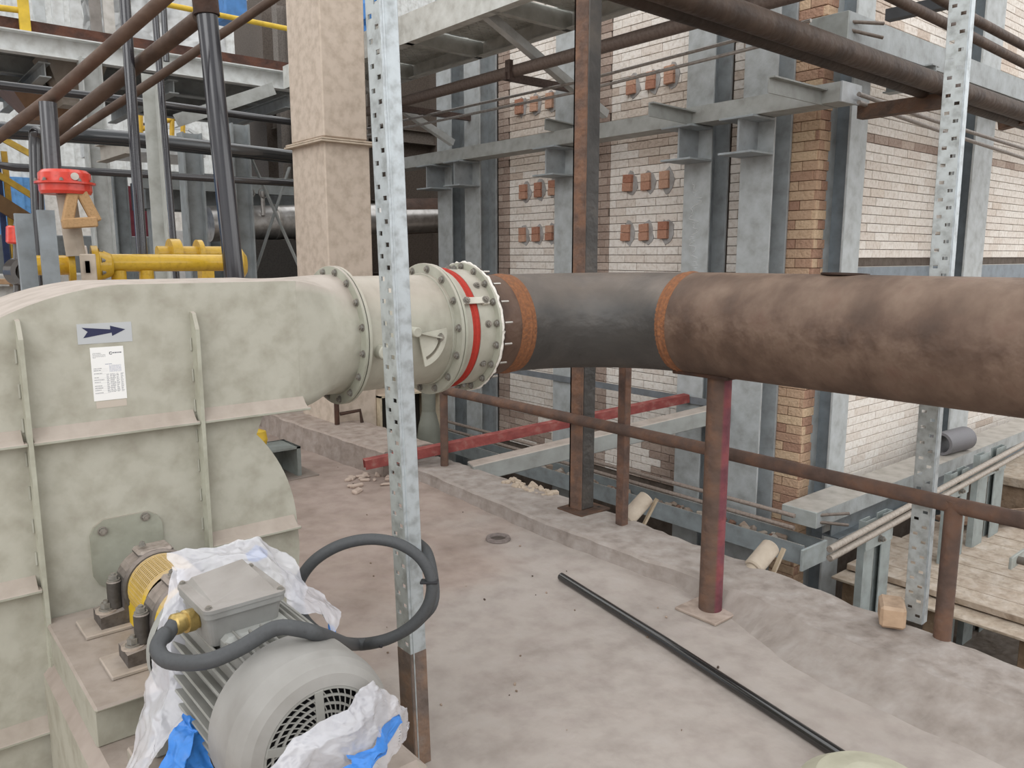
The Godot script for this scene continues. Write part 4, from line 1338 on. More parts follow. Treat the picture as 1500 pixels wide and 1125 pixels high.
# rounded rectangles (half x, half z, height) lofted upwards
func loft(m, secs: Array, c: Vector3, rad: float):
	var rings = []
	for s in secs:
		var ring = []
		for q in 4:
			var cx = (s[0] - rad) * [1, -1, -1, 1][q]; var cz = (s[1] - rad) * [1, 1, -1, -1][q]
			for k in 5:
				var an = PI / 2 * (q + k / 4.0)
				ring.append(Vector3(c.x + cx + cos(an) * rad, s[2], c.z + cz + sin(an) * rad))
		rings.append(ring)
	var n = rings[0].size()
	for i in rings.size() - 1:
		for k in n:
			var k2 = (k + 1) % n
			m.quad(rings[i][k], rings[i][k2], rings[i + 1][k2], rings[i + 1][k], (rings[i][k] + rings[i][k2]) / 2 - Vector3(c.x, rings[i][k].y, c.z) + Vector3(0, 0.001, 0))
	for k in n:
		m.tri(Vector3(c.x, rings[-1][0].y, c.z), rings[-1][k], rings[-1][(k + 1) % n], Vector3.UP)
		m.tri(Vector3(c.x, rings[0][0].y, c.z), rings[0][k], rings[0][(k + 1) % n], Vector3.DOWN)

func bearing(z: float, label: String):
	var t = thing("pillow_block", Vector3(0.63, 0.588, z), label, "bearing", "pillow block bearings on the pedestal")
	var o = Vector3(0.63, 0.588, z)
	var m = MB.new("625d59", "ada198", 0.85)
	# outline of the housing: feet, shoulders and arch
	var p = PackedVector2Array([Vector2(-0.165, 0), Vector2(-0.165, 0.035), Vector2(-0.1, 0.042)])
	for k in 17:
		var an = PI - PI * k / 16.0
		p.append(Vector2(cos(an) * 0.1, 0.095 + sin(an) * 0.095))
	p.append_array(PackedVector2Array([Vector2(0.1, 0.042), Vector2(0.165, 0.035), Vector2(0.165, 0)]))
	m.extf(p, Transform3D(Basis(), o + Vector3(0, 0, -0.05)), 0.09)
	put(m, "housing", "iron", t)
	m = MB.new("5f5a56", "a39890", 0.85)
	m.lathe(m.axis_t(o + Vector3(0, 0.1, 0.03), Vector3(0, 0, 1)), [Vector2(0.1, 0), Vector2(0.102, 0.012), Vector2(0.098, 0.026), Vector2(0.084, 0.026), Vector2(0.082, 0.01)], 36)
	put(m, "seal_ring", "iron", t)
	m = MB.new("6a645f", "b0a49a", 0.9)
	m.bx(Transform3D(Basis(), o + Vector3(0, 0.19, -0.005)), Vector3(0.1, 0.022, 0.08), 0.008)
	put(m, "cap", "iron", t)
	for s in [-1, 1]:
		m = MB.new("514c49", "a59a91", 0.8)
		m.cyl(o + Vector3(s * 0.115, 0.04, 0), o + Vector3(s * 0.115, 0.125, 0), 0.02, 14, 0.004)
		put(m, "cap_bolt", "iron", t)
		inst(hexbolt(0.013, 0.02), "bolt", "iron", t, Transform3D(Basis(), o + Vector3(s * 0.115, 0.125, 0)))
		m = MB.new("c0b3a6")
		m.lathe(Transform3D(Basis(), o + Vector3(s * 0.14, 0.036, 0.0)), [Vector2(0.03, 0), Vector2(0.03, 0.006), Vector2(0, 0.006)], 18)
		put(m, "washer", "iron", t)
		inst(hexbolt(0.015, 0.026), "bolt", "iron", t, Transform3D(Basis(), o + Vector3(s * 0.14, 0.042, 0.0)))
	inst(hexbolt(0.008, 0.014), "grease_nipple", "iron", t, Transform3D(Basis(), o + Vector3(-0.03, 0.21, 0)))

func guard(z0: float, z1: float, r: float, x: float, label: String):
	var t = thing("shaft_guard", Vector3(x, 0.588, z0), label, "guard")
	var m = MB.new("dcb92e", "cdb79a", 0.8)
	var pr = PackedVector2Array()
	var c = Vector2(x, 0.69)
	for k in 21:
		var an = -0.35 + (PI + 0.7) * k / 20.0
		pr.append(c + Vector2(cos(an), sin(an)) * r)
	for k in 20:
		var a = pr[k]; var b = pr[k + 1]
		var n = (a + b) / 2 - c
		m.quad(Vector3(a.x, a.y, z0), Vector3(b.x, b.y, z0), Vector3(b.x, b.y, z0 + 0.03), Vector3(a.x, a.y, z0 + 0.03), Vector3(n.x, n.y, 0))
		m.quad(Vector3(a.x, a.y, z1 - 0.03), Vector3(b.x, b.y, z1 - 0.03), Vector3(b.x, b.y, z1), Vector3(a.x, a.y, z1), Vector3(n.x, n.y, 0))
	# side plates down to the pedestal
	for s in [0, 20]:
		var a = pr[s]
		m.box(Vector3(a.x - 0.003, 0.588, z0), Vector3(a.x + 0.003, a.y, z1))
	put(m, "frame", "paint", t)
	m = MB.new("d2b254", "cfb99e", 0.9)
	var nz = 12; var na = 26
	for i in nz + 1:
		var p = []
		for k in 21: p.append(Vector3(c.x + cos(-0.35 + (PI + 0.7) * k / 20.0) * r, c.y + sin(-0.35 + (PI + 0.7) * k / 20.0) * r, lerpf(z0 + 0.025, z1 - 0.025, float(i) / nz)))
		m.tube(p, 0.0025, 4, false)
	for k in na + 1:
		var an = -0.35 + (PI + 0.7) * k / na
		var q = Vector3(c.x + cos(an) * r, c.y + sin(an) * r, 0)
		m.tube([q + Vector3(0, 0, z0 + 0.025), q + Vector3(0, 0, z1 - 0.025)], 0.0025, 4, false)
	put(m, "mesh_screen", "paint", t)
	m = MB.new("8a6f48")
	for k in 20:
		var a = c + (pr[k] - c) * 0.93; var b = c + (pr[k + 1] - c) * 0.93
		m.quad(Vector3(a.x, a.y, z0 + 0.01), Vector3(b.x, b.y, z0 + 0.01), Vector3(b.x, b.y, z1 - 0.01), Vector3(a.x, a.y, z1 - 0.01), Vector3(a.x - c.x, a.y - c.y, 0))
	put(m, "liner", "paint", t)

func film():
	var n1 = noise(51, 0.45, 4); var n2 = noise(52, 0.6, 4)
	n1.fractal_type = FastNoiseLite.FRACTAL_RIDGED; n2.fractal_type = FastNoiseLite.FRACTAL_RIDGED
	var t = thing("plastic_film", Vector3(0.635, 0.45, -1.8), "crumpled clear plastic wrap with blue protective film hanging round the grey motor", "plastic wrap")
	var sheets = [
		# hanging sheet at the left of the motor
		[[[Vector3(0.537, 0.892, -1.960), Vector3(0.561, 0.878, -1.950), Vector3(0.569, 0.861, -1.930)], [Vector3(0.502, 0.803, -1.900), Vector3(0.527, 0.802, -1.860), Vector3(0.564, 0.780, -1.840)], [Vector3(0.448, 0.690, -1.860), Vector3(0.467, 0.743, -1.760), Vector3(0.508, 0.720, -1.740)], [Vector3(0.400, 0.591, -1.820), Vector3(0.424, 0.648, -1.700), Vector3(0.470, 0.655, -1.680)], [Vector3(0.350, 0.491, -1.780), Vector3(0.363, 0.567, -1.660), Vector3(0.405, 0.622, -1.640)]], 60, 40, n1, 0.016],
		# over the drive end, behind the terminal box
		[[[Vector3(0.542, 0.904, -2.000), Vector3(0.678, 0.903, -2.000), Vector3(0.773, 0.895, -2.000), Vector3(0.864, 0.839, -1.980)], [Vector3(0.538, 0.874, -1.940), Vector3(0.655, 0.881, -1.930), Vector3(0.754, 0.876, -1.900), Vector3(0.863, 0.761, -1.900)], [Vector3(0.545, 0.832, -1.880), Vector3(0.648, 0.838, -1.880), Vector3(0.753, 0.819, -1.860), Vector3(0.823, 0.727, -1.840)]], 36, 60, n1, 0.02],
		# to the right of the motor
		[[[Vector3(0.825, 0.833, -1.950), Vector3(0.876, 0.747, -1.950), Vector3(0.931, 0.714, -1.940)], [Vector3(0.795, 0.778, -1.880), Vector3(0.876, 0.729, -1.870), Vector3(0.942, 0.683, -1.860)], [Vector3(0.777, 0.746, -1.800), Vector3(0.857, 0.722, -1.800), Vector3(0.894, 0.662, -1.800)]], 36, 36, n1, 0.016],
		# draped in front of the grille
		[[[Vector3(0.475, 0.722, -1.290), Vector3(0.552, 0.761, -1.290), Vector3(0.657, 0.777, -1.300), Vector3(0.737, 0.787, -1.340)], [Vector3(0.501, 0.705, -1.270), Vector3(0.578, 0.742, -1.260), Vector3(0.682, 0.747, -1.280), Vector3(0.783, 0.738, -1.360)], [Vector3(0.557, 0.659, -1.280), Vector3(0.632, 0.692, -1.260), Vector3(0.738, 0.684, -1.300), Vector3(0.860, 0.649, -1.400)], [Vector3(0.679, 0.574, -1.300), Vector3(0.743, 0.590, -1.300), Vector3(0.804, 0.586, -1.360), Vector3(0.898, 0.564, -1.440)]], 44, 60, n2, 0.014]]
	for s in sheets:
		var m = MB.new("f4f4f6")
		m.sheet(s[0], s[1], s[2], s[3], s[4])
		put(m, "clear_sheet", "film", t)
	var blues = [
		[[[Vector3(0.457, 0.700, -1.630), Vector3(0.468, 0.696, -1.620), Vector3(0.480, 0.681, -1.610)], [Vector3(0.427, 0.663, -1.620), Vector3(0.445, 0.667, -1.580), Vector3(0.472, 0.640, -1.580)], [Vector3(0.389, 0.616, -1.620), Vector3(0.419, 0.636, -1.550), Vector3(0.467, 0.594, -1.560)], [Vector3(0.365, 0.557, -1.620), Vector3(0.407, 0.581, -1.530), Vector3(0.465, 0.537, -1.550)]], 20, 16, n2, 0.03],
		[[[Vector3(0.635, 0.700, -1.265), Vector3(0.688, 0.698, -1.280), Vector3(0.754, 0.689, -1.320), Vector3(0.827, 0.656, -1.380)], [Vector3(0.629, 0.693, -1.240), Vector3(0.685, 0.685, -1.250), Vector3(0.755, 0.670, -1.300), Vector3(0.818, 0.656, -1.360)], [Vector3(0.570, 0.701, -1.220), Vector3(0.639, 0.682, -1.220), Vector3(0.727, 0.667, -1.270), Vector3(0.815, 0.649, -1.350)]], 14, 18, n2, 0.02],
		[[[Vector3(0.734, 0.869, -1.990), Vector3(0.764, 0.884, -1.980), Vector3(0.793, 0.857, -1.980)], [Vector3(0.729, 0.857, -1.970), Vector3(0.754, 0.850, -1.960), Vector3(0.780, 0.847, -1.960)]], 8, 10, n2, 0.015],
		[[[Vector3(0.503, 0.735, -1.940), Vector3(0.533, 0.756, -1.930), Vector3(0.556, 0.747, -1.920)], [Vector3(0.489, 0.717, -1.930), Vector3(0.513, 0.735, -1.910), Vector3(0.545, 0.733, -1.900)]], 8, 10, n2, 0.012],
		[[[Vector3(0.890, 0.687, -1.830), Vector3(0.906, 0.670, -1.830)], [Vector3(0.877, 0.649, -1.800), Vector3(0.900, 0.618, -1.800)]], 8, 6, n2, 0.01]]
	for s in blues:
		var m = MB.new("3f86d8")
		m.sheet(s[0], s[1], s[2], s[3], s[4])
		put(m, "blue_sheet", "blue_film", t, "bright blue protective film")

# ---------------------------------------------------------------- slotted posts, cable
var last_frame := Transform3D()
func slotted(called, foot: Vector3, top: Vector3, la: float, lb: float, pitch: float, label: String):
	# perforated leg runs back along -z, plain leg along +x, fold nearest the viewer
	var t = thing(called, foot, label, "post")
	var l = foot.distance_to(top)
	var y = (top - foot).normalized()
	var x = (Vector3(1, 0, 0) - y * y.x).normalized()
	var f = Transform3D(Basis(x, y, x.cross(y)), foot)
	last_frame = f
	var m = MB.new("c4caca")
	var th = 0.003
	var k = 0
	var h = 0.013; var w = 0.02 if la > 0.06 else 0.016
	var c0 = la * 0.26; var c1 = la * 0.72
	var yy = pitch * 0.5
	var last = 0.0
	var B = func(z0, z1, y0, y1):
		m.bx(f * Transform3D(Basis(), Vector3(th / 2, (y0 + y1) / 2, -(z0 + z1) / 2)), Vector3(th, y1 - y0, z1 - z0))
	while yy < l - pitch:
		var c = c0 if k % 2 == 0 else c1
		B.call(0.0, la, last, yy - h / 2)
		B.call(0.0, c - w / 2, yy - h / 2, yy + h / 2)
		B.call(c + w / 2, la, yy - h / 2, yy + h / 2)
		last = yy + h / 2
		yy += pitch / 2; k += 1
	B.call(0.0, la, last, l)
	m.bx(f * Transform3D(Basis(), Vector3(0.006, l / 2, -la)), Vector3(0.012, l, th), 0.001)
	put(m, "perforated_leg", "galvanised", t)
	m = MB.new("c3cbcf")
	m.bx(f * Transform3D(Basis(), Vector3(lb / 2, l / 2, 0)), Vector3(lb, l, th), 0.001)
	m.bx(f * Transform3D(Basis(), Vector3(lb * 0.2, l / 2, 0.002)), Vector3(0.006, l, 0.004), 0.002)
	m.bx(f * Transform3D(Basis(), Vector3(lb, l / 2, -0.006)), Vector3(th, l, 0.012), 0.001)
	put(m, "plain_leg", "galvanised", t)
	return t

func posts_and_cable():
	var t = slotted("slotted_post", Vector3(1.268, 0.0, -2.0), Vector3(1.172, 3.2, -1.99), 0.074, 0.058, 0.066, "tall galvanised slotted angle post beside the motor with coiled cable")
	# rusty, paint stripped foot
	var m = MB.new("ffffff")
	m.bx(last_frame * Transform3D(Basis(), Vector3(0.029, 0.2, 0.0018)), Vector3(0.058, 0.4, 0.002)); m.bx(last_frame * Transform3D(Basis(), Vector3(-0.001, 0.2, -0.037)), Vector3(0.002, 0.4, 0.074))
	put(m, "rusty_foot", "rust", t, "brown rusty lower end of the post")
	slotted("slotted_post", Vector3(3.385, 0.09, -1.305), Vector3(3.37, 3.4, -1.33), 0.075, 0.05, 0.066, "galvanised slotted angle post at the right, standing on the kerb by handrail")
	# cable from the motor, coiled on the post
	t = thing("power_cable", Vector3(0.9, 0.6, -1.85), "thick black cable looping from the motor's brass gland to the slotted post", "cable")
	var R = Vector3(0.766, 0, 0.643); var U = Vector3(0.103, 0.987, -0.122)
	var c = Vector3(1.045, 0.705, -1.9)
	var p = [Vector3(0.468, 0.872, -1.684), Vector3(0.445, 0.856, -1.67), Vector3(0.438, 0.865, -1.660), Vector3(0.419, 0.848, -1.640), Vector3(0.429, 0.834, -1.600), Vector3(0.474, 0.850, -1.520), Vector3(0.536, 0.865, -1.500), Vector3(0.608, 0.889, -1.490), Vector3(0.652, 0.885, -1.460), Vector3(0.728, 0.828, -1.500)]
	# ring, starting at the lower left and turning anticlockwise
	for k in 21:
		var an = -1.75 + k * (TAU * 1.0) / 16.0
		var rr = 0.187 + 0.012 * sin(an * 2 + 0.6) + 0.014 * smoothstep(12.0, 17.0, k)
		var back = 0.03 * smoothstep(10.0, 17.0, k)
		p.append(c + R * cos(an) * rr * 0.99 + U * sin(an) * rr * 0.83 + Vector3(-0.55, 0, 0.83) * -back)
	p.append(Vector3(1.302, 0.725, -1.950)); p.append(Vector3(1.362, 0.714, -2.090)); p.append(Vector3(1.329, 0.737, -2.120))
	m = MB.new("4b4c4e")
	m.tube(smooth_path(p, 6), 0.0165, 12)
	put(m, "sheath", "rubber", t)
	for w in [[c + R * -0.125 + U * -0.118, 0.02], [c + R * 0.185 + U * 0.03, 0.03], [c + R * 0.05 + U * -0.15, 0.02]]:
		m = MB.new("2a2a2c")
		m.bx(Transform3D(Basis(R, U, R.cross(U)), w[0]), Vector3(0.05 if w[1] == 0.03 else 0.01, 0.008, 0.038), 0.002)
		put(m, "cable_tie", "rubber", t)

# ---------------------------------------------------------------- below the deck's edge
func pit():
	var t; var m
	# twin channel posts
	var P = [[1270,1308,890,765,-2.4], [1394,1420,800,696,-2.4], [1437,1474,806,668,-2.4]]
	var labs = ["short grey twin channel post in the pit nearest the slotted post", "grey twin channel post in the pit behind the handrail post", "grey twin channel post in the pit farthest along the white wall"]
	var A = [Vector3(5.172, -0.141, -2.400), Vector3(6.552, -0.060, -2.400), Vector3(7.134, -0.001, -2.400)]
	var B = [Vector3(5.571, -0.230, -2.400), Vector3(6.919, -0.127, -2.400), Vector3(7.733, -0.100, -2.400)]
	for k in 3:
		t = thing("twin_post", Vector3((A[k].x + B[k].x) / 2, -1.7, -2.4), labs[k], "post", "twin channel posts in the pit")
		var w = (B[k].x - A[k].x)
		for s in 2:
			m = MB.new("9ba4a4")
			var x = A[k].x + (0.0 if s == 0 else w)
			m.ext(sec_c(0.05, (-1 if s == 0 else 1) * w * 0.36, 0.008), Vector3(x, -1.7, -2.43), Vector3(x, A[k].y, -2.43))
			put(m, "channel", "paint", t)
		for y in [A[k].y - 0.16, -0.95]:
			m = MB.new("a7b0b0")
			m.box(Vector3(A[k].x, y - 0.05, -2.405), Vector3(B[k].x, y + 0.05, -2.395), 0.002)
			put(m, "batten_plate", "paint", t)
		inst(hexbolt(0.02, 0.04), "bolt", "iron", t, ytf(Vector3((A[k].x + B[k].x) / 2, A[k].y - 0.16, -2.395), Vector3(0, 0, 1)))
	# plank staging
	t = thing("plank_staging", Vector3(6.8, -0.85, -2.0), "weathered plank staging in the pit, dusted with mortar", "staging")
	var r = rnd(61)
	var a = Vector3(6.001, -0.800, -2.944); var b = Vector3(5.990, -0.800, -1.529)
	var d = (b - a); d.y = 0
	var dn = d.normalized()
	var n = Vector3(dn.z, 0, -dn.x)
	if n.x < 0: n = -n
	for k in 9:
		m = MB.new(["b5a89a", "ab9c8c", "bfb3a6"][k % 3], "cfc5ba", 0.75)
		var o = a + n * (k * 0.235 + 0.11)
		m.bx(Transform3D(Basis(n, Vector3.UP, n.cross(Vector3.UP)), o + dn * (d.length() / 2 + 0.45 + r.randf_range(-0.06, 0.06)) - Vector3(0, 0.03 + r.randf() * 0.008, 0)), Vector3(0.225, 0.05, d.length() + 0.9), 0.004)
		put(m, "plank", "timber", t)
	m = MB.new("c2b7a8", "cdc2b6", 0.7)
	m.bx(Transform3D(Basis(n, Vector3.UP, n.cross(Vector3.UP)), a - n * 0.05 + dn * (d.length() / 2 + 0.5) - Vector3(0, 0.085, 0)), Vector3(0.3, 0.02, d.length() + 1.0), 0.003)
	put(m, "board", "timber", t)
	for k in 3:
		m = MB.new("8a7864")
		var q = a + dn * d.length() * (0.05 + k * 0.45)
		m.box(q + Vector3(-0.05, -0.9, -0.05), q + Vector3(0.05, -0.08, 0.05), 0.004)
		m.bar(q + Vector3(0, -0.1, 0), q + n * 2.1 - Vector3(0, 0.1, 0), 0.09, 0.05)
		put(m, "bearer", "timber", t)
	t = thing("loose_planks", Vector3(7.6, -0.7, -2.0), "two brown planks lying across the staging at the far right", "planks")
	for k in 2:
		m = MB.new(["a08674", "98806e"][k], "b59f8e", 0.6)
		var q = Vector3(7.489, -0.720, -2.243) + Vector3(0.26 * k, 0.0, 0.12 * k)
		m.bx(Transform3D(Basis(Vector3.UP, -0.5), q + Vector3(0.5, 0, -0.2)), Vector3(1.3, 0.04, 0.2), 0.004)
		put(m, "plank", "timber", t)
	m = MB.new("a7aca8")
	m.box(Vector3(6.275, -0.600, -1.842), Vector3(6.275, -0.600, -1.842) + Vector3(1.2, 0.09, -0.02), 0.003)
	m.tint = Color.html("6d665e").srgb_to_linear()
	m.cyl(Vector3(6.352, -0.600, -1.827) + Vector3(0.05, 0.045, 0.04), Vector3(6.352, -0.600, -1.827) + Vector3(0.05, 0.045, -0.03), 0.03, 12)
	tag(put(m, "grey_flat", "paint"), "grey flat bar with a bolt at the right edge over the planks", "bar")
	t = thing("timber_ledge", Vector3(9.0, -0.6, -2.3), "far dusty timber ledge beyond the planks at the right edge", "ledge")
	m = MB.new("b0a496", "c6bbae", 0.8)
	m.box(Vector3(8.7, -0.62, -2.9), Vector3(10.9, -0.52, -1.2), 0.01)
	put(m, "slab", "timber", t)
	m = MB.new("8d7a68")
	m.box(Vector3(8.75, -1.7, -2.85), Vector3(8.9, -0.62, -1.25), 0.01)
	put(m, "bearer", "timber", t)
	# pipe coupling on the low beam
	t = thing("pipe_coupling", Vector3(8.0, -0.2, -2.95), "short dark grey open pipe piece lying on the dusty beam", "coupling")
	m = MB.new("77767a")
	m.lathe(m.axis_t(Vector3(7.72, -0.09, -2.95), Vector3(1, 0, 0.1)), [Vector2(0.085, 0), Vector2(0.11, 0), Vector2(0.112, 0.45), Vector2(0.085, 0.45), Vector2(0.085, 0)], 36)
	put(m, "sleeve", "rubber", t)
	# dark timbers and rubbish under the deck's edge
	m = MB.new("6f6152")
	m.box(Vector3(3.6, -1.7, -3.2), Vector3(4.4, -1.25, 1.5), 0.02)
	tag(put(m, "timber_stack", "timber"), "dark stack of timber at the foot of the deck's edge", "timber")
	t = thing("tarp_bundle", Vector3(5.0, -1.2, -4.0), "dark blue tarpaulin bundle in the gap under the rubble trough", "bundle")
	m = MB.new("2b3f5c")
	var q0 = Vector3(4.600, -0.358, -3.598)
	m.lathe(Transform3D(Basis(), Vector3(4.75, -1.7, q0.z)), [Vector2(0.3, 0), Vector2(0.31, 0.5), Vector2(0.26, 0.8), Vector2(0, 0.85)], 22)
	put(m, "cover", "fabric", t)

# ---------------------------------------------------------------- plant behind the fan
func pipe_thing(called, pts: Array, r: float, hex: String, mt: String, label: String, cat := "pipe", group := ""):
	var m = MB.new(hex)
	m.tube(pts, r, 18)
	return tag(put(m, called, mt), label, cat, group)

func plant_behind():
	var m; var t
	# upright pipes
	t = thing("black_pipe", Vector3(1.752, 1.505, -4.600), "fat glossy black upright pipe with a rusty collar at its top", "pipe")
	m = MB.new("2f3136")
	m.tube([Vector3(1.639, 1.410, -4.300) - Vector3(0, 1.4, 0), Vector3(1.639, 1.410, -4.300), Vector3(1.565, 2.909, -4.300)], 0.052, 24)
	put(m, "riser", "dark_gloss", t)
	m = MB.new("8d7a70")
	m.tube([Vector3(1.566, 2.870, -4.300), Vector3(1.559, 2.980, -4.300)], 0.064, 24)
	put(m, "collar", "rust", t)
	m = MB.new("6d5f58")
	m.tube([Vector3(1.558, 2.974, -4.300), Vector3(1.554, 3.070, -4.300)], 0.052, 20)
	put(m, "top_length", "rust", t)
	pipe_thing("black_pipe", [Vector3(1.330, 1.396, -4.900), Vector3(1.339, 3.037, -4.900), Vector3(1.340, 3.142, -4.900)], 0.029, "33343a", "dark_gloss", "thin black upright pipe left of the fat glossy one", "pipe", "slim black upright pipes")
	pipe_thing("black_pipe", [Vector3(1.731, 1.352, -5.600), Vector3(1.705, 3.351, -5.600)], 0.021, "33343a", "dark_gloss", "slimmest black upright pipe, in front of the pale slotted strut", "pipe", "slim black upright pipes")
	pipe_thing("black_pipe", [Vector3(2.198, 3.216, -7.000), Vector3(2.205, 3.791, -7.000)], 0.024, "3a3b40", "dark_gloss", "short black upright pipe hanging by the topmost brown rail", "pipe", "slim black upright pipes")
	m = MB.new("b9bcb8")
	m.ext(sec_l(0.09, 0.09, 0.008), Vector3(1.875, 1.373, -6.200) - Vector3(0.02, 1.3, 0), Vector3(1.856, 2.930, -6.200))
	tag(put(m, "pale_strut", "paint"), "pale grey strut standing behind the slim black pipe", "strut")
	# rails overhead
	pipe_thing("brown_rail", [Vector3(0.654, 2.226, -5.400), Vector3(0.902, 2.444, -4.600), Vector3(1.230, 2.791, -3.800)], 0.03, "cfc2ba", "pipe_rust", "lowest left brown rail rising steeply across the top left corner", "rail", "brown rails at the top left")
	pipe_thing("brown_rail", [Vector3(1.034, 2.364, -5.600), Vector3(1.376, 2.690, -5.100), Vector3(1.555, 2.872, -4.380)], 0.04, "b8aca4", "pipe_rust", "thick dark rail joining the fat black pipe's collar", "rail", "brown rails at the top left")
	pipe_thing("brown_rail", [Vector3(1.143, 2.366, -6.000), Vector3(1.498, 2.643, -5.500), Vector3(2.196, 3.210, -4.800)], 0.026, "b8aca4", "pipe_rust", "thin brown rail passing behind the fat black pipe", "rail", "brown rails at the top left")
	# short hanger pipe under the first rail
	m = MB.new("45464a")
	m.tube([Vector3(0.857, 2.032, -4.600), Vector3(0.863, 2.400, -4.600)], 0.04, 14)
	tag(put(m, "drop_pipe", "dark_gloss"), "short dark pipe dropping from the first brown rail to the red actuator", "pipe")
	pipe_thing("bent_pipe", smooth_path([Vector3(0.824, 1.484, -5.000), Vector3(0.861, 2.228, -5.000), Vector3(0.885, 2.294, -5.000), Vector3(0.998, 2.354, -5.300)], 6), 0.032, "2f3034", "dark_gloss", "black pipe with an elbow beside the red actuator")
	# mezzanine
	t = thing("mezzanine", Vector3(0, 3.5, -10), "grey steel mezzanine deck with brown kick plate at the upper left", "platform")
	var ax = -3.0; var bx2 = 4.6
	m = MB.new("dde0e0")
	m.ext(sec_c(0.2, -0.12, 0.012), Vector3(ax, 3.625, -9.0), Vector3(bx2, 3.625, -9.0))
	put(m, "edge_channel", "paint", t)
	m = MB.new("b08c80")
	m.box(Vector3(ax, 3.727, -9.02), Vector3(bx2, 3.85, -9.0))
	put(m, "kick_plate", "rust", t)
	m = MB.new("9fa2a4")
	m.box(Vector3(ax, 3.7, -11.6), Vector3(bx2, 3.727, -9.02))
	put(m, "deck", "paint", t)
	for z in [-9.9, -10.8, -11.5]:
		m = MB.new("a4a9ab")
		m.ext(sec_i(0.2, 0.14, 0.014, 0.01), Vector3(ax, 3.6, z), Vector3(bx2, 3.6, z))
		put(m, "joist", "paint", t)
	for x in [0.6, 1.7, 2.9, 4.2]:
		m = MB.new("a4a9ab")
		m.ext(sec_i(0.14, 0.1, 0.012, 0.01), Vector3(x, 3.43, -11.6), Vector3(x, 3.43, -9.05))
		put(m, "joist", "paint", t)
	# yellow guard rail on it
	t = thing("guard_rail", Vector3(1, 3.73, -8.97), "yellow guard rail standing on the mezzanine at the top left", "guard rail")
	m = MB.new("e0bd3c")
	m.tube([Vector3(1.048, 3.895, -8.970), Vector3(1.558, 3.920, -8.970)], 0.028, 10)
	put(m, "rail", "paint", t)
	m = MB.new("e0bd3c")
	m.tube([Vector3(2.828, 4.222, -8.970), Vector3(4.252, 4.213, -8.970)], 0.028, 10)
	put(m, "rail", "paint", t)
	m = MB.new("e6c440")
	m.box(Vector3(1.503, 3.729, -8.970), Vector3(1.593, 4.203, -8.970) + Vector3(0, 0, 0.04))
	put(m, "post", "paint", t)
	# pale wrapped panels behind the rail
	t = thing("wrapped_panel", Vector3(0.5, 3.73, -11), "pale plastic wrapped panels standing on the mezzanine", "panel")
	m = MB.new("d9dbdc")
	var nz = noise(71, 0.5, 4)
	m.sheet([[Vector3(2.453, 3.962, -11.000), Vector3(3.248, 3.998, -11.000), Vector3(4.200, 3.960, -11.000)], [Vector3(2.532, 4.977, -11.000), Vector3(3.328, 5.146, -11.000), Vector3(4.281, 5.349, -11.000)]], 20, 24, nz, 0.12, 0.03)
	put(m, "wrapping", "paint", t)
	for k in 5:
		m = MB.new(["c4c8ca", "d4d6d6", "8b857f", "ced0d0", "c8c4be"][k])
		var x = [40, 62, 108, 84, 125][k]
		var p = Vector3(1.579, 3.974, -10.600)
		p.x = p.x + x * 0.0085
		m.box(p + Vector3(0, -0.3, 0), p + Vector3(0.12, 1.4, 0.04), 0.004)
		put(m, "panel", "paint", t)
	# rack of black pipes under it
	pipe_thing("black_main", [Vector3(0.971, 3.052, -8.000), Vector3(2.107, 3.050, -8.000), Vector3(3.749, 3.023, -8.000)], 0.036, "2c2d31", "dark_gloss", "highest black pipe running level under the mezzanine edge", "pipe", "level black pipes behind the fan")
	pipe_thing("black_main", [Vector3(0.844, 2.581, -7.200), Vector3(1.873, 2.602, -7.200), Vector3(3.497, 2.568, -7.200)], 0.062, "26272b", "dark_gloss", "thickest level black pipe, crossing behind the fat upright pipe", "pipe", "level black pipes behind the fan")
	pipe_thing("black_main", [Vector3(0.831, 2.558, -7.100), Vector3(0.937, 2.325, -7.100), Vector3(1.066, 2.309, -7.100), Vector3(1.827, 2.314, -7.100), Vector3(3.438, 2.318, -7.100)], 0.03, "2b2c30", "dark_gloss", "thinnest level black pipe, just above the red actuator", "pipe", "level black pipes behind the fan")
	# uprights and braces
	var cols = [[120,165,-8.8,60], [272,304,-7.6,190], [344,372,-7.4,178]]
	var cl = ["tall pale grey column behind the red actuator", "grey column between the slim and the fat black pipes", "grey column just right of the fat black pipe"]
	var L = [Vector3(1.966, 2.151, -8.800), Vector3(2.484, 2.115, -7.600), Vector3(2.864, 2.120, -7.400)]
	var Rr = [Vector3(2.153, 2.159, -8.800), Vector3(2.664, 2.122, -7.600), Vector3(3.034, 2.127, -7.400)]
	for k in 3:
		m = MB.new(["b9bcbb", "8f9698", "8f9698"][k])
		var w = Rr[k].x - L[k].x
		m.ext(sec_i(w, w * 0.9, 0.015, 0.012), Vector3((L[k].x + Rr[k].x) / 2, -1.7, L[k].z - w / 2), Vector3((L[k].x + Rr[k].x) / 2, [Vector3(2.074, 3.554, -8.800).y, Vector3(2.526, 2.764, -7.600).y, Vector3(2.906, 2.856, -7.400).y][k], L[k].z - w / 2), Vector3(1, 0, 0))
		tag(put(m, "plant_column", "paint"), cl[k], "column", "grey columns behind the fan")
	t = thing("cross_brace", Vector3(2.2, 1, -7.5), "crossed flat steel braces left of the cream duct", "brace")
	m = MB.new("a0a5a5")
	m.bar(Vector3(3.072, 2.563, -7.500), Vector3(3.521, 1.515, -7.500), 0.05, 0.012)
	put(m, "bar", "paint", t)
	m = MB.new("8d9090")
	m.bar(Vector3(3.475, 2.513, -7.550), Vector3(3.059, 1.454, -7.550), 0.05, 0.012)
	put(m, "bar", "paint", t)
	m = MB.new("b5b8b6")
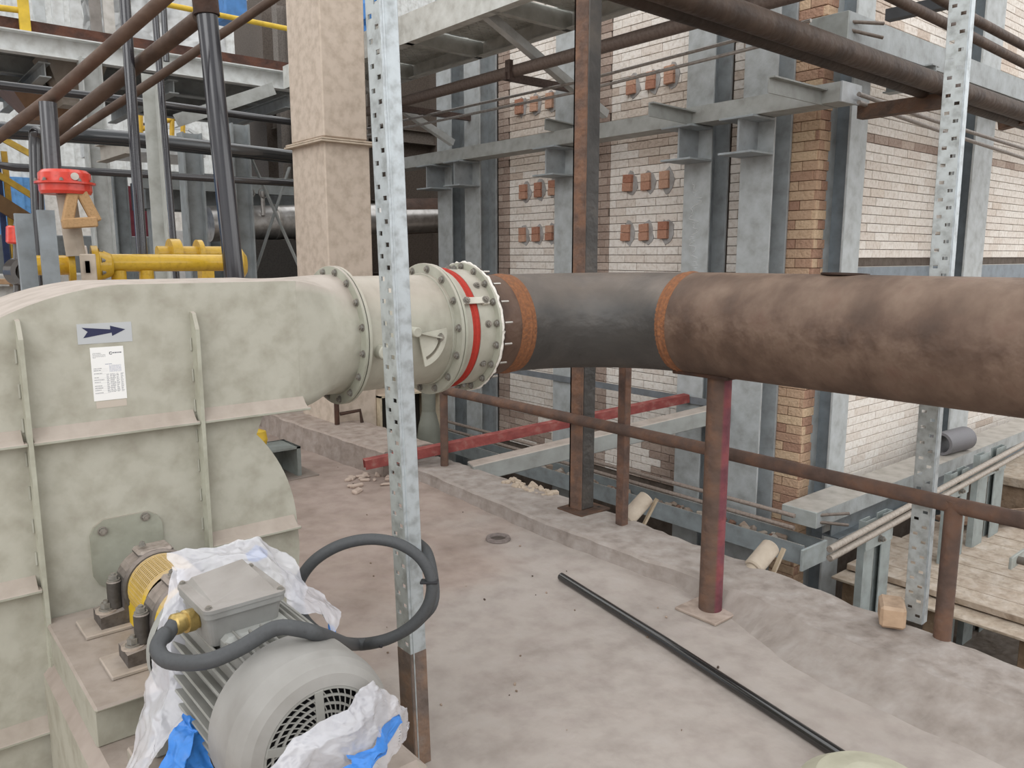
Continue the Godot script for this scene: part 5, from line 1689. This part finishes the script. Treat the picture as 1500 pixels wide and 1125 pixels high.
	m.ext(sec_l(0.12, 0.12, 0.01), Vector3(2.650, 2.890, -8.200), Vector3(3.666, 3.321, -8.200))
	tag(put(m, "slanted_beam", "paint"), "pale slanted beam under the mezzanine beside the cream duct", "beam")
	m = MB.new("a9a49c")
	m.ext(sec_i(0.16, 0.1, 0.012, 0.01), Vector3(2.030, 2.621, -8.600), Vector3(2.136, 2.658, -8.000))
	tag(put(m, "gusset_beam", "paint"), "short beam end bolted to the tall pale column", "beam")
	m = MB.new("8e9292")
	m.ext(sec_i(0.2, 0.12, 0.012, 0.01), Vector3(2.608, 2.497, -9.600), Vector3(4.461, 2.500, -9.600))
	tag(put(m, "cross_beam", "paint"), "grey beam crossing level behind the fat black pipe", "beam")
	m = MB.new("7c8284")
	m.box(Vector3(2.749, 2.192, -9.800), Vector3(4.554, 2.509, -9.800) + Vector3(0, 0, -0.6))
	tag(put(m, "cable_tray", "paint"), "dark tray hung under the grey cross beam", "tray")
	# hoppers under the mezzanine
	for k in 2:
		var c = [Vector3(2.019, 3.636, -9.450), Vector3(1.814, 3.356, -9.900)][k]
		m = MB.new(["a39a90", "8d6f58"][k])
		var hw = [0.3, 0.36][k]; var hd = [0.42, 0.26][k]
		for q in 4:
			var e = [Vector3(-1, 0, 1), Vector3(1, 0, 1), Vector3(1, 0, -1), Vector3(-1, 0, -1)]
			var p0 = c + e[q] * hw; var p1 = c + e[(q + 1) % 4] * hw
			var q0 = c + e[q] * hw * 0.45 - Vector3(0, hd, 0); var q1 = c + e[(q + 1) % 4] * hw * 0.45 - Vector3(0, hd, 0)
			m.quad(p0, p1, q1, q0, (p0 + p1) / 2 - c)
			m.quad(p0, p1, c + Vector3(0, 0, 0), c, Vector3.UP)
		m.box(c + Vector3(-hw * 0.45, -hd - 0.05, -hw * 0.45), c + Vector3(hw * 0.45, -hd, hw * 0.45))
		tag(put(m, "hopper", "paint"), ["grey hopper under the mezzanine behind the first brown rail", "brown stained hopper left of the grey one"][k], "hopper")
	# red actuator on its valve
	t = thing("valve_actuator", Vector3(0.877, 1.801, -4.500), "round red valve actuator on a brown wrapped yoke, left of the black pipes", "actuator")
	var ac = Vector3(0.889, 1.951, -4.500)
	m = MB.new("d8483a")
	m.lathe(Transform3D(Basis(), ac), [Vector2(0, 0.0), Vector2(0.11, 0.0), Vector2(0.118, 0.015), Vector2(0.118, 0.045), Vector2(0.135, 0.048), Vector2(0.135, 0.058), Vector2(0.118, 0.06), Vector2(0.116, 0.1), Vector2(0.1, 0.115), Vector2(0, 0.118)], 36)
	put(m, "diaphragm_case", "gloss", t)
	m = MB.new("d9d4cc")
	m.cyl(ac + Vector3(0.02, 0.08, 0.108), ac + Vector3(0.02, 0.08, 0.125), 0.018, 16)
	put(m, "plug", "paint", t)
	for k in 10:
		var an = TAU * k / 10
		inst(hexbolt(0.008, 0.014), "bolt", "iron", t, Transform3D(Basis(), ac + Vector3(cos(an) * 0.127, 0.058, sin(an) * 0.127)))
	m = MB.new("b8946a")
	var y0 = [Vector3(0.904, 1.964, -4.420), Vector3(0.865, 1.805, -4.420), Vector3(0.999, 1.819, -4.420), Vector3(0.937, 1.965, -4.420)]
	m.bar(y0[0], y0[1], 0.04, 0.05, 0.006); m.bar(y0[3], y0[2], 0.03, 0.05, 0.006); m.bar(y0[1] - Vector3(0.02, 0, 0), y0[2], 0.05, 0.05, 0.006)
	put(m, "wrapped_yoke", "fabric", t, "brown paper wrapped yoke")
	m = MB.new("b5a898")
	m.tube([ac + Vector3(0.0, 0.0, 0), ac + Vector3(0.02, -0.3, 0)], 0.045, 16)
	put(m, "bonnet", "paint", t)
	m = MB.new("c63c30")
	m.cyl(Vector3(0.920, 1.735, -4.500) + Vector3(0, -0.03, -0.02), Vector3(0.920, 1.735, -4.500) + Vector3(0, 0.03, -0.02), 0.03, 14)
	put(m, "position_switch", "gloss", t)
	# second red actuator, farther
	t = thing("valve_actuator", Vector3(0.892, 1.759, -6.000), "small red actuator half hidden behind the grey flats at the left edge", "actuator")
	m = MB.new("d8483a")
	m.cyl(Vector3(0.885, 1.724, -6.000), Vector3(0.895, 1.837, -6.000), 0.07, 20, 0.01)
	put(m, "diaphragm_case", "gloss", t)
	m = MB.new("4a4644")
	m.lathe(m.axis_t(Vector3(0.866, 1.550, -6.000), Vector3(0.3, 0, 1)), [Vector2(0.06, 0), Vector2(0.09, 0), Vector2(0.09, 0.1), Vector2(0.06, 0.1), Vector2(0.06, 0)], 24)
	m.tube([Vector3(0.885, 1.724, -6.000), Vector3(0.854, 1.366, -6.000)], 0.03, 10)
	m.tube([Vector3(0.895, 1.837, -6.000), Vector3(0.911, 1.897, -6.000)], 0.03, 10)
	put(m, "gauge", "dark_gloss", t)
	# grey flats
	for k in 2:
		var p = [Vector3(0.667, 1.477, -4.300), Vector3(0.742, 1.478, -4.200)][k]; var q = [Vector3(0.695, 1.844, -4.300), Vector3(0.765, 1.858, -4.200)][k]
		m = MB.new("8f979c")
		m.ext(sec_c([0.07, 0.068][k], -0.04, 0.008), Vector3(p.x, 0.0, p.z), Vector3(p.x, q.y, p.z), Vector3(1, 0, 0))
		tag(put(m, "channel_post", "paint"), ["grey channel post left of the one below the red actuator", "grey channel post directly below the red actuator"][k], "post", "cut off grey channel posts by the actuator")
	# yellow gas main
	t = thing("gas_main", Vector3(1.359, 1.613, -4.600), "yellow pipe run with flanged ends behind the fan's top", "pipe")
	m = MB.new("d4ac3a")
	m.tube([Vector3(1.018, 1.615, -4.600), Vector3(1.798, 1.611, -4.600)], 0.047, 24)
	put(m, "run", "gloss", t)
	m = MB.new("d0a838")
	var ye = Vector3(1.761, 1.603, -4.600)
	m.lathe(m.axis_t(ye + Vector3(-0.06, 0, 0), Vector3(1, 0, 0.25)), [Vector2(0.06, 0), Vector2(0.098, 0.005), Vector2(0.1, 0.05), Vector2(0.09, 0.09), Vector2(0.05, 0.115), Vector2(0, 0.12)], 28)
	var cap = put(m, "end_cap", "gloss", t)
	m = MB.new("d0a838")
	var yf = Vector3(1.049, 1.604, -4.600)
	m.lathe(m.axis_t(yf + Vector3(-0.05, 0, 0.0), Vector3(1, 0, 0.15)), [Vector2(0, 0), Vector2(0.1, 0.0), Vector2(0.1, 0.03), Vector2(0.085, 0.035), Vector2(0.06, 0.09), Vector2(0.047, 0.1)], 28)
	put(m, "reducer", "gloss", t)
	m = MB.new("d9cfc4")
	m.ring(yf + Vector3(-0.1, 0, 0), Vector3(1, 0, 0.15), 0.02, 0.1, 0.03, 28)
	put(m, "wafer", "paint", t, "pale wafer between flanges")
	m = MB.new("d0a838")
	m.ring(yf + Vector3(-0.16, 0, 0), Vector3(1, 0, 0.15), 0.02, 0.1, 0.03, 28)
	m.tube([yf + Vector3(-0.15, 0, 0), yf + Vector3(-0.34, 0, 0)], 0.05, 16)
	put(m, "flange", "gloss", t)
	for k in 8:
		var an = TAU * k / 8 + 0.3
		inst(hexbolt(0.011, 0.018), "bolt", "iron", t, ytf(yf + Vector3(-0.02, sin(an) * 0.08, cos(an) * 0.08), Vector3(1, 0, 0)))
	for x in [167, 198]:
		m = MB.new("d0a838")
		var q = yf + Vector3((x - 150) * 0.0045, 0, 0)
		m.tube([q + Vector3(0, -0.03, 0), Vector3(q.x, 0.0, q.z)], 0.038, 16)
		put(m, "leg", "gloss", t)
	m = MB.new("d0a838")
	m.tube([Vector3(1.500, 1.667, -5.200), Vector3(2.013, 1.668, -5.200)], 0.045, 18)
	m.lathe(m.axis_t(Vector3(1.573, 1.667, -5.200), Vector3(1, 0, 0)), [Vector2(0, 0), Vector2(0.09, 0.0), Vector2(0.09, 0.06), Vector2(0, 0.06)], 20)
	m.lathe(m.axis_t(Vector3(1.740, 1.668, -5.200), Vector3(1, 0, 0)), [Vector2(0, 0), Vector2(0.085, 0.0), Vector2(0.085, 0.03), Vector2(0, 0.03)], 20)
	m.box(Vector3(1.791, 1.668, -5.200) + Vector3(-0.04, -1.6, -0.04), Vector3(1.791, 1.668, -5.200) + Vector3(0.04, 0, 0.04))
	tag(put(m, "gas_branch", "gloss"), "second yellow pipe with flanges just behind the first", "pipe")
	m = MB.new("c4b6a6")
	m.box(Vector3(0.887, 1.487, -4.300), Vector3(0.955, 1.660, -4.300) + Vector3(0, 0, -0.02), 0.004)
	m.tint = Color.html("5a5048").srgb_to_linear()
	m.box(Vector3(0.903, 1.569, -4.290), Vector3(0.923, 1.627, -4.290))
	m.box(Vector3(Vector3(0.911, 1.486, -4.300).x - 0.02, 0.0, -4.33), Vector3(0.916, 1.485, -4.310))
	tag(put(m, "slotted_bracket", "paint"), "pale slotted bracket standing before the yellow flange", "bracket")
	# stainless drum across the back
	t = thing("stainless_drum", Vector3(4.710, 2.072, -9.200), "shiny horizontal stainless duct behind the cream duct", "duct")
	m = MB.new("c9c6c4")
	m.tube([Vector3(3.227, 2.010, -9.200), Vector3(3.996, 2.045, -9.200), Vector3(6.539, 2.187, -9.200)], 0.2, 36)
	put(m, "shell", "stainless", t)
	m = MB.new("b9a598", "8d7466", 0.7)
	m.tube([Vector3(5.685, 2.163, -9.250) , Vector3(6.575, 2.218, -9.250)], 0.235, 28)
	put(m, "lagging", "pipe_rust", t)
	for x in 3:
		m = MB.new("bdb9b4")
		m.lathe(m.axis_t([Vector3(3.422, 2.015, -9.200), Vector3(3.996, 2.045, -9.200), Vector3(4.435, 2.065, -9.200)][x], Vector3(1, 0, 0)), [Vector2(0.2, 0), Vector2(0.215, 0), Vector2(0.215, 0.04), Vector2(0.2, 0.04)], 30)
		put(m, "band", "stainless", t)
	for k in 5:
		m = MB.new("a8a4a0")
		var v = [Vector3(3.477, 2.237, -9.000), Vector3(3.636, 2.258, -9.000), Vector3(3.797, 2.265, -9.000), Vector3(4.262, 2.309, -9.000), Vector3(5.070, 2.353, -9.000)][k]
		m.tube([v + Vector3(0, -0.15, 0), v + Vector3(0, 0.12, 0)], 0.025, 10)
		m.lathe(m.axis_t(v + Vector3(0, 0.1, 0.02), Vector3(0, 0.2, 1)), [Vector2(0.05, 0), Vector2(0.06, 0), Vector2(0.06, 0.02), Vector2(0.05, 0.02), Vector2(0.05, 0)], 16)
		tag(put(m, "valve", "stainless"), ["first small valve on the stainless duct from the left", "second small valve on the stainless duct from the left", "third small valve on the stainless duct from the left", "small valve on the stainless duct at the cream duct's edge", "small valve on the stainless duct right of the cream duct"][k], "valve", "small valves on the stainless duct")
	# dark furnace casing behind
	t = thing("furnace_casing", Vector3(6, -1.7, -11), "dark brown furnace casing with frame beams in the gloom behind the stainless duct", "furnace")
	m = MB.new("6a5f57")
	m.box(Vector3(4.75, -1.7, -12.0), Vector3(8.5, 5.2, -11.0))
	m.box(Vector3(7.5, -1.7, -11.0), Vector3(8.5, 5.2, -8.0))
	put(m, "shell", "iron", t)
	for k in 4:
		m = MB.new("7c746d")
		m.ext(sec_i(0.2, 0.14, 0.012, 0.01), Vector3(4.8, 0.2 + k * 1.1, -10.9), Vector3(7.5, 0.2 + k * 1.1, -10.9))
		put(m, "frame_beam", "iron", t)
	for k in 3:
		m = MB.new("857d76")
		m.ext(sec_i(0.16, 0.14, 0.012, 0.01), Vector3(4.9 + k * 0.6, -1.7, -10.75), Vector3(4.9 + k * 0.6, 5.0, -10.75), Vector3(1, 0, 0))
		put(m, "frame_beam", "iron", t)
	m = MB.new("3a3632")
	m.box(Vector3(3.600, 1.303, -8.900) - Vector3(0, 1.6, 0), Vector3(4.458, 1.838, -8.900) + Vector3(0, 0, -0.8))
	tag(put(m, "dark_cabinet", "iron"), "dark cabinet under the stainless duct, left of the cream duct", "cabinet")
	# clutter of the hall between the pipes
	m = MB.new("9ba0a2")
	m.box(Vector3(-4, -1.7, -13.4), Vector3(6.5, 1.95, -13.2), 0.01)
	tag(put(m, "grey_hoarding", "paint"), "low grey hoarding far behind the yellow gas pipes", "hoarding")
	m = MB.new("dedede")
	m.box(Vector3(2.956, 1.674, -9.600) - Vector3(0, 1.5, 0), Vector3(3.165, 1.942, -9.600) + Vector3(0, 0, -0.3), 0.01)
	tag(put(m, "white_cabinet", "paint"), "small white cabinet between the slim and the fat black pipes", "cabinet")
	for k in 3:
		m = MB.new("969da0")
		var p = [Vector3(2.875, 1.291, -9.900), Vector3(2.625, 1.283, -10.400), Vector3(3.643, 1.264, -10.200)][k]
		m.ext(sec_i(0.16, 0.14, 0.012, 0.01), Vector3(p.x, -1.7, p.z), Vector3(p.x, [2.35, 2.6, 2.5][k], p.z), Vector3(1, 0, 0))
		tag(put(m, "plant_column", "paint"), ["short grey column just right of the thin black pipe, beyond gas pipe", "slim far column beside the thin black pipe's left", "far short column behind the fat black pipe"][k], "column", "grey columns behind the fan")
	for k in 7:
		m = MB.new("c4c6c6")
		var p = Vector3(3.151, 4.268, -17.500) + Vector3(k * 0.9, 0, 0)
		m.bar(p, p + Vector3(0.9, [0.5, -0.5][k % 2], 0), 0.06, 0.06)
		m.bar(p + Vector3(0, [0.0, 0.5][k % 2], 0), p + Vector3(0.9, [0.0, 0.5][k % 2], 0), 0.06, 0.06)
		if k == 0: t = thing("roof_truss", p, "pale roof truss across the far end of the hall", "truss")
		put(m, "web_member", "paint", t)
	m = MB.new("4f86c6")
	m.sheet([[Vector3(4.713, 4.157, -8.600), Vector3(5.066, 4.277, -8.600)], [Vector3(4.722, 4.410, -8.600), Vector3(5.102, 4.555, -8.600)], [Vector3(4.879, 4.769, -8.800), Vector3(5.249, 4.920, -8.800)]], 10, 10, nz, 0.1, 0.02)
	tag(put(m, "blue_tarp", "fabric"), "blue tarpaulin piece by the top of the cream duct", "tarpaulin")
	m = MB.new("4a84c4")
	m.box(Vector3(3.631, 4.333, -9.400), Vector3(3.901, 4.642, -9.400) + Vector3(0, 0, -0.4), 0.02)
	tag(put(m, "blue_box", "paint"), "blue box on the mezzanine beside the fat black pipe's top", "box")
	# yellow stair at the far left
	t = thing("yellow_stair", Vector3(0, 0, -13), "yellow railed stair far off at the left edge before blue cladding", "stair")
	for k in 3:
		m = MB.new(["d8b452", "c9a23e", "7a5c3c"][k])
		m.bar([Vector3(1.677, 3.328, -13.000), Vector3(1.633, 2.835, -13.000), Vector3(1.600, 2.474, -13.000)][k], [Vector3(2.700, 2.747, -13.000), Vector3(2.242, 2.411, -13.000), Vector3(2.211, 2.032, -13.000)][k], 0.06, [0.08, 0.08, 0.2][k])
		put(m, ["handrail", "midrail", "stringer"][k], "paint", t)
	for k in 3:
		m = MB.new(["d0a848", "2e3a66", "34406a"][k])
		var b0 = [Vector3(1.867, 2.071, -13.000), Vector3(2.232, 2.080, -13.000), Vector3(1.778, 2.345, -13.000)][k]
		m.box(b0 + Vector3(-0.035, -1.4, -0.13), b0 + Vector3(0.035, 1.0, -0.07))
		put(m, "post", "paint", t)
	m = MB.new("c2c4c4")
	m.box(Vector3(3.330, 3.467, -13.950) - Vector3(0, 0.16, 0), Vector3(4.923, 3.612, -13.950) + Vector3(0, 0, -1.5))
	m.box(Vector3(4.190, 3.451, -14.300) - Vector3(0.08, 4.6, 0), Vector3(4.197, 3.562, -14.300) + Vector3(0.08, 0, -0.1))
	tag(put(m, "far_platform", "paint"), "distant pale platform carrying the small yellow guard rail", "platform")
	t = thing("far_guard_rail", Vector3(1, 2, -14), "distant yellow guard rail seen between the black pipes", "guard rail")
	m = MB.new("dfb43c")
	m.tube([Vector3(3.902, 3.556, -14.000), Vector3(3.933, 3.982, -14.000)], 0.05, 8); m.tube([Vector3(4.584, 3.663, -14.000), Vector3(4.603, 3.971, -14.000)], 0.04, 8); m.tube([Vector3(4.404, 3.602, -14.000), Vector3(4.422, 3.865, -14.000)], 0.04, 8)
	put(m, "post", "paint", t)
	m = MB.new("dfb43c")
	m.tube([Vector3(3.910, 3.663, -14.000), Vector3(4.648, 3.976, -14.000)], 0.04, 8)
	put(m, "rail", "paint", t)
	# red racks and clutter far off
	t = thing("red_rack", Vector3(3, 0, -14), "dark red storage rack far behind the black upright pipes", "rack")
	for k in 4:
		m = MB.new("8a3a42")
		m.bar(Vector3(3.283, 2.553, -13.500) - Vector3(0, k * 0.32, 0), Vector3(3.791, 2.450, -13.500) - Vector3(0, k * 0.32, 0), 0.08, 0.1)
		put(m, "shelf_beam", "paint", t)
	for k in 3:
		m = MB.new("7c3640")
		var c = [Vector3(3.312, 2.554, -13.500), Vector3(3.545, 2.523, -13.500), Vector3(3.782, 2.471, -13.500)][k]
		m.box(c + Vector3(-0.05, -2.8, -0.05), c + Vector3(0.05, 0.2, 0.05))
		put(m, "upright", "paint", t)
	var r = rnd(91)
	for k in 14:
		var c = [Vector3(1.240, 1.480, -9.500), Vector3(1.269, 1.273, -9.500)][k % 2] + Vector3(r.randf_range(-0.3, 0.4), r.randf_range(-0.15, 0.15), r.randf_range(-0.5, 0.5))
		m = MB.new(["cdb9a0", "d8d4cc", "a88c70", "bfb5a8"][k % 4])
		m.bar(c, c + Vector3(r.randf_range(0.2, 0.5), r.randf_range(-0.03, 0.03), r.randf_range(-0.2, 0.2)), 0.12, 0.05, 0.004)
		if k == 0: t = thing("timber_pile", c, "pile of pale offcuts at the extreme left edge behind the fan", "pile")
		put(m, "offcut", "timber", t)
	m = MB.new("d9d7d4")
	m.box(Vector3(-3, 1.3, -12.4), Vector3(2.6, 1.42, -11.0))
	m.box(Vector3(-3, -1.7, -12.3), Vector3(2.5, 1.3, -11.1))
	tag(put(m, "white_crates", "paint"), "long white wrapped crate stack on the floor behind gas pipes", "crates")
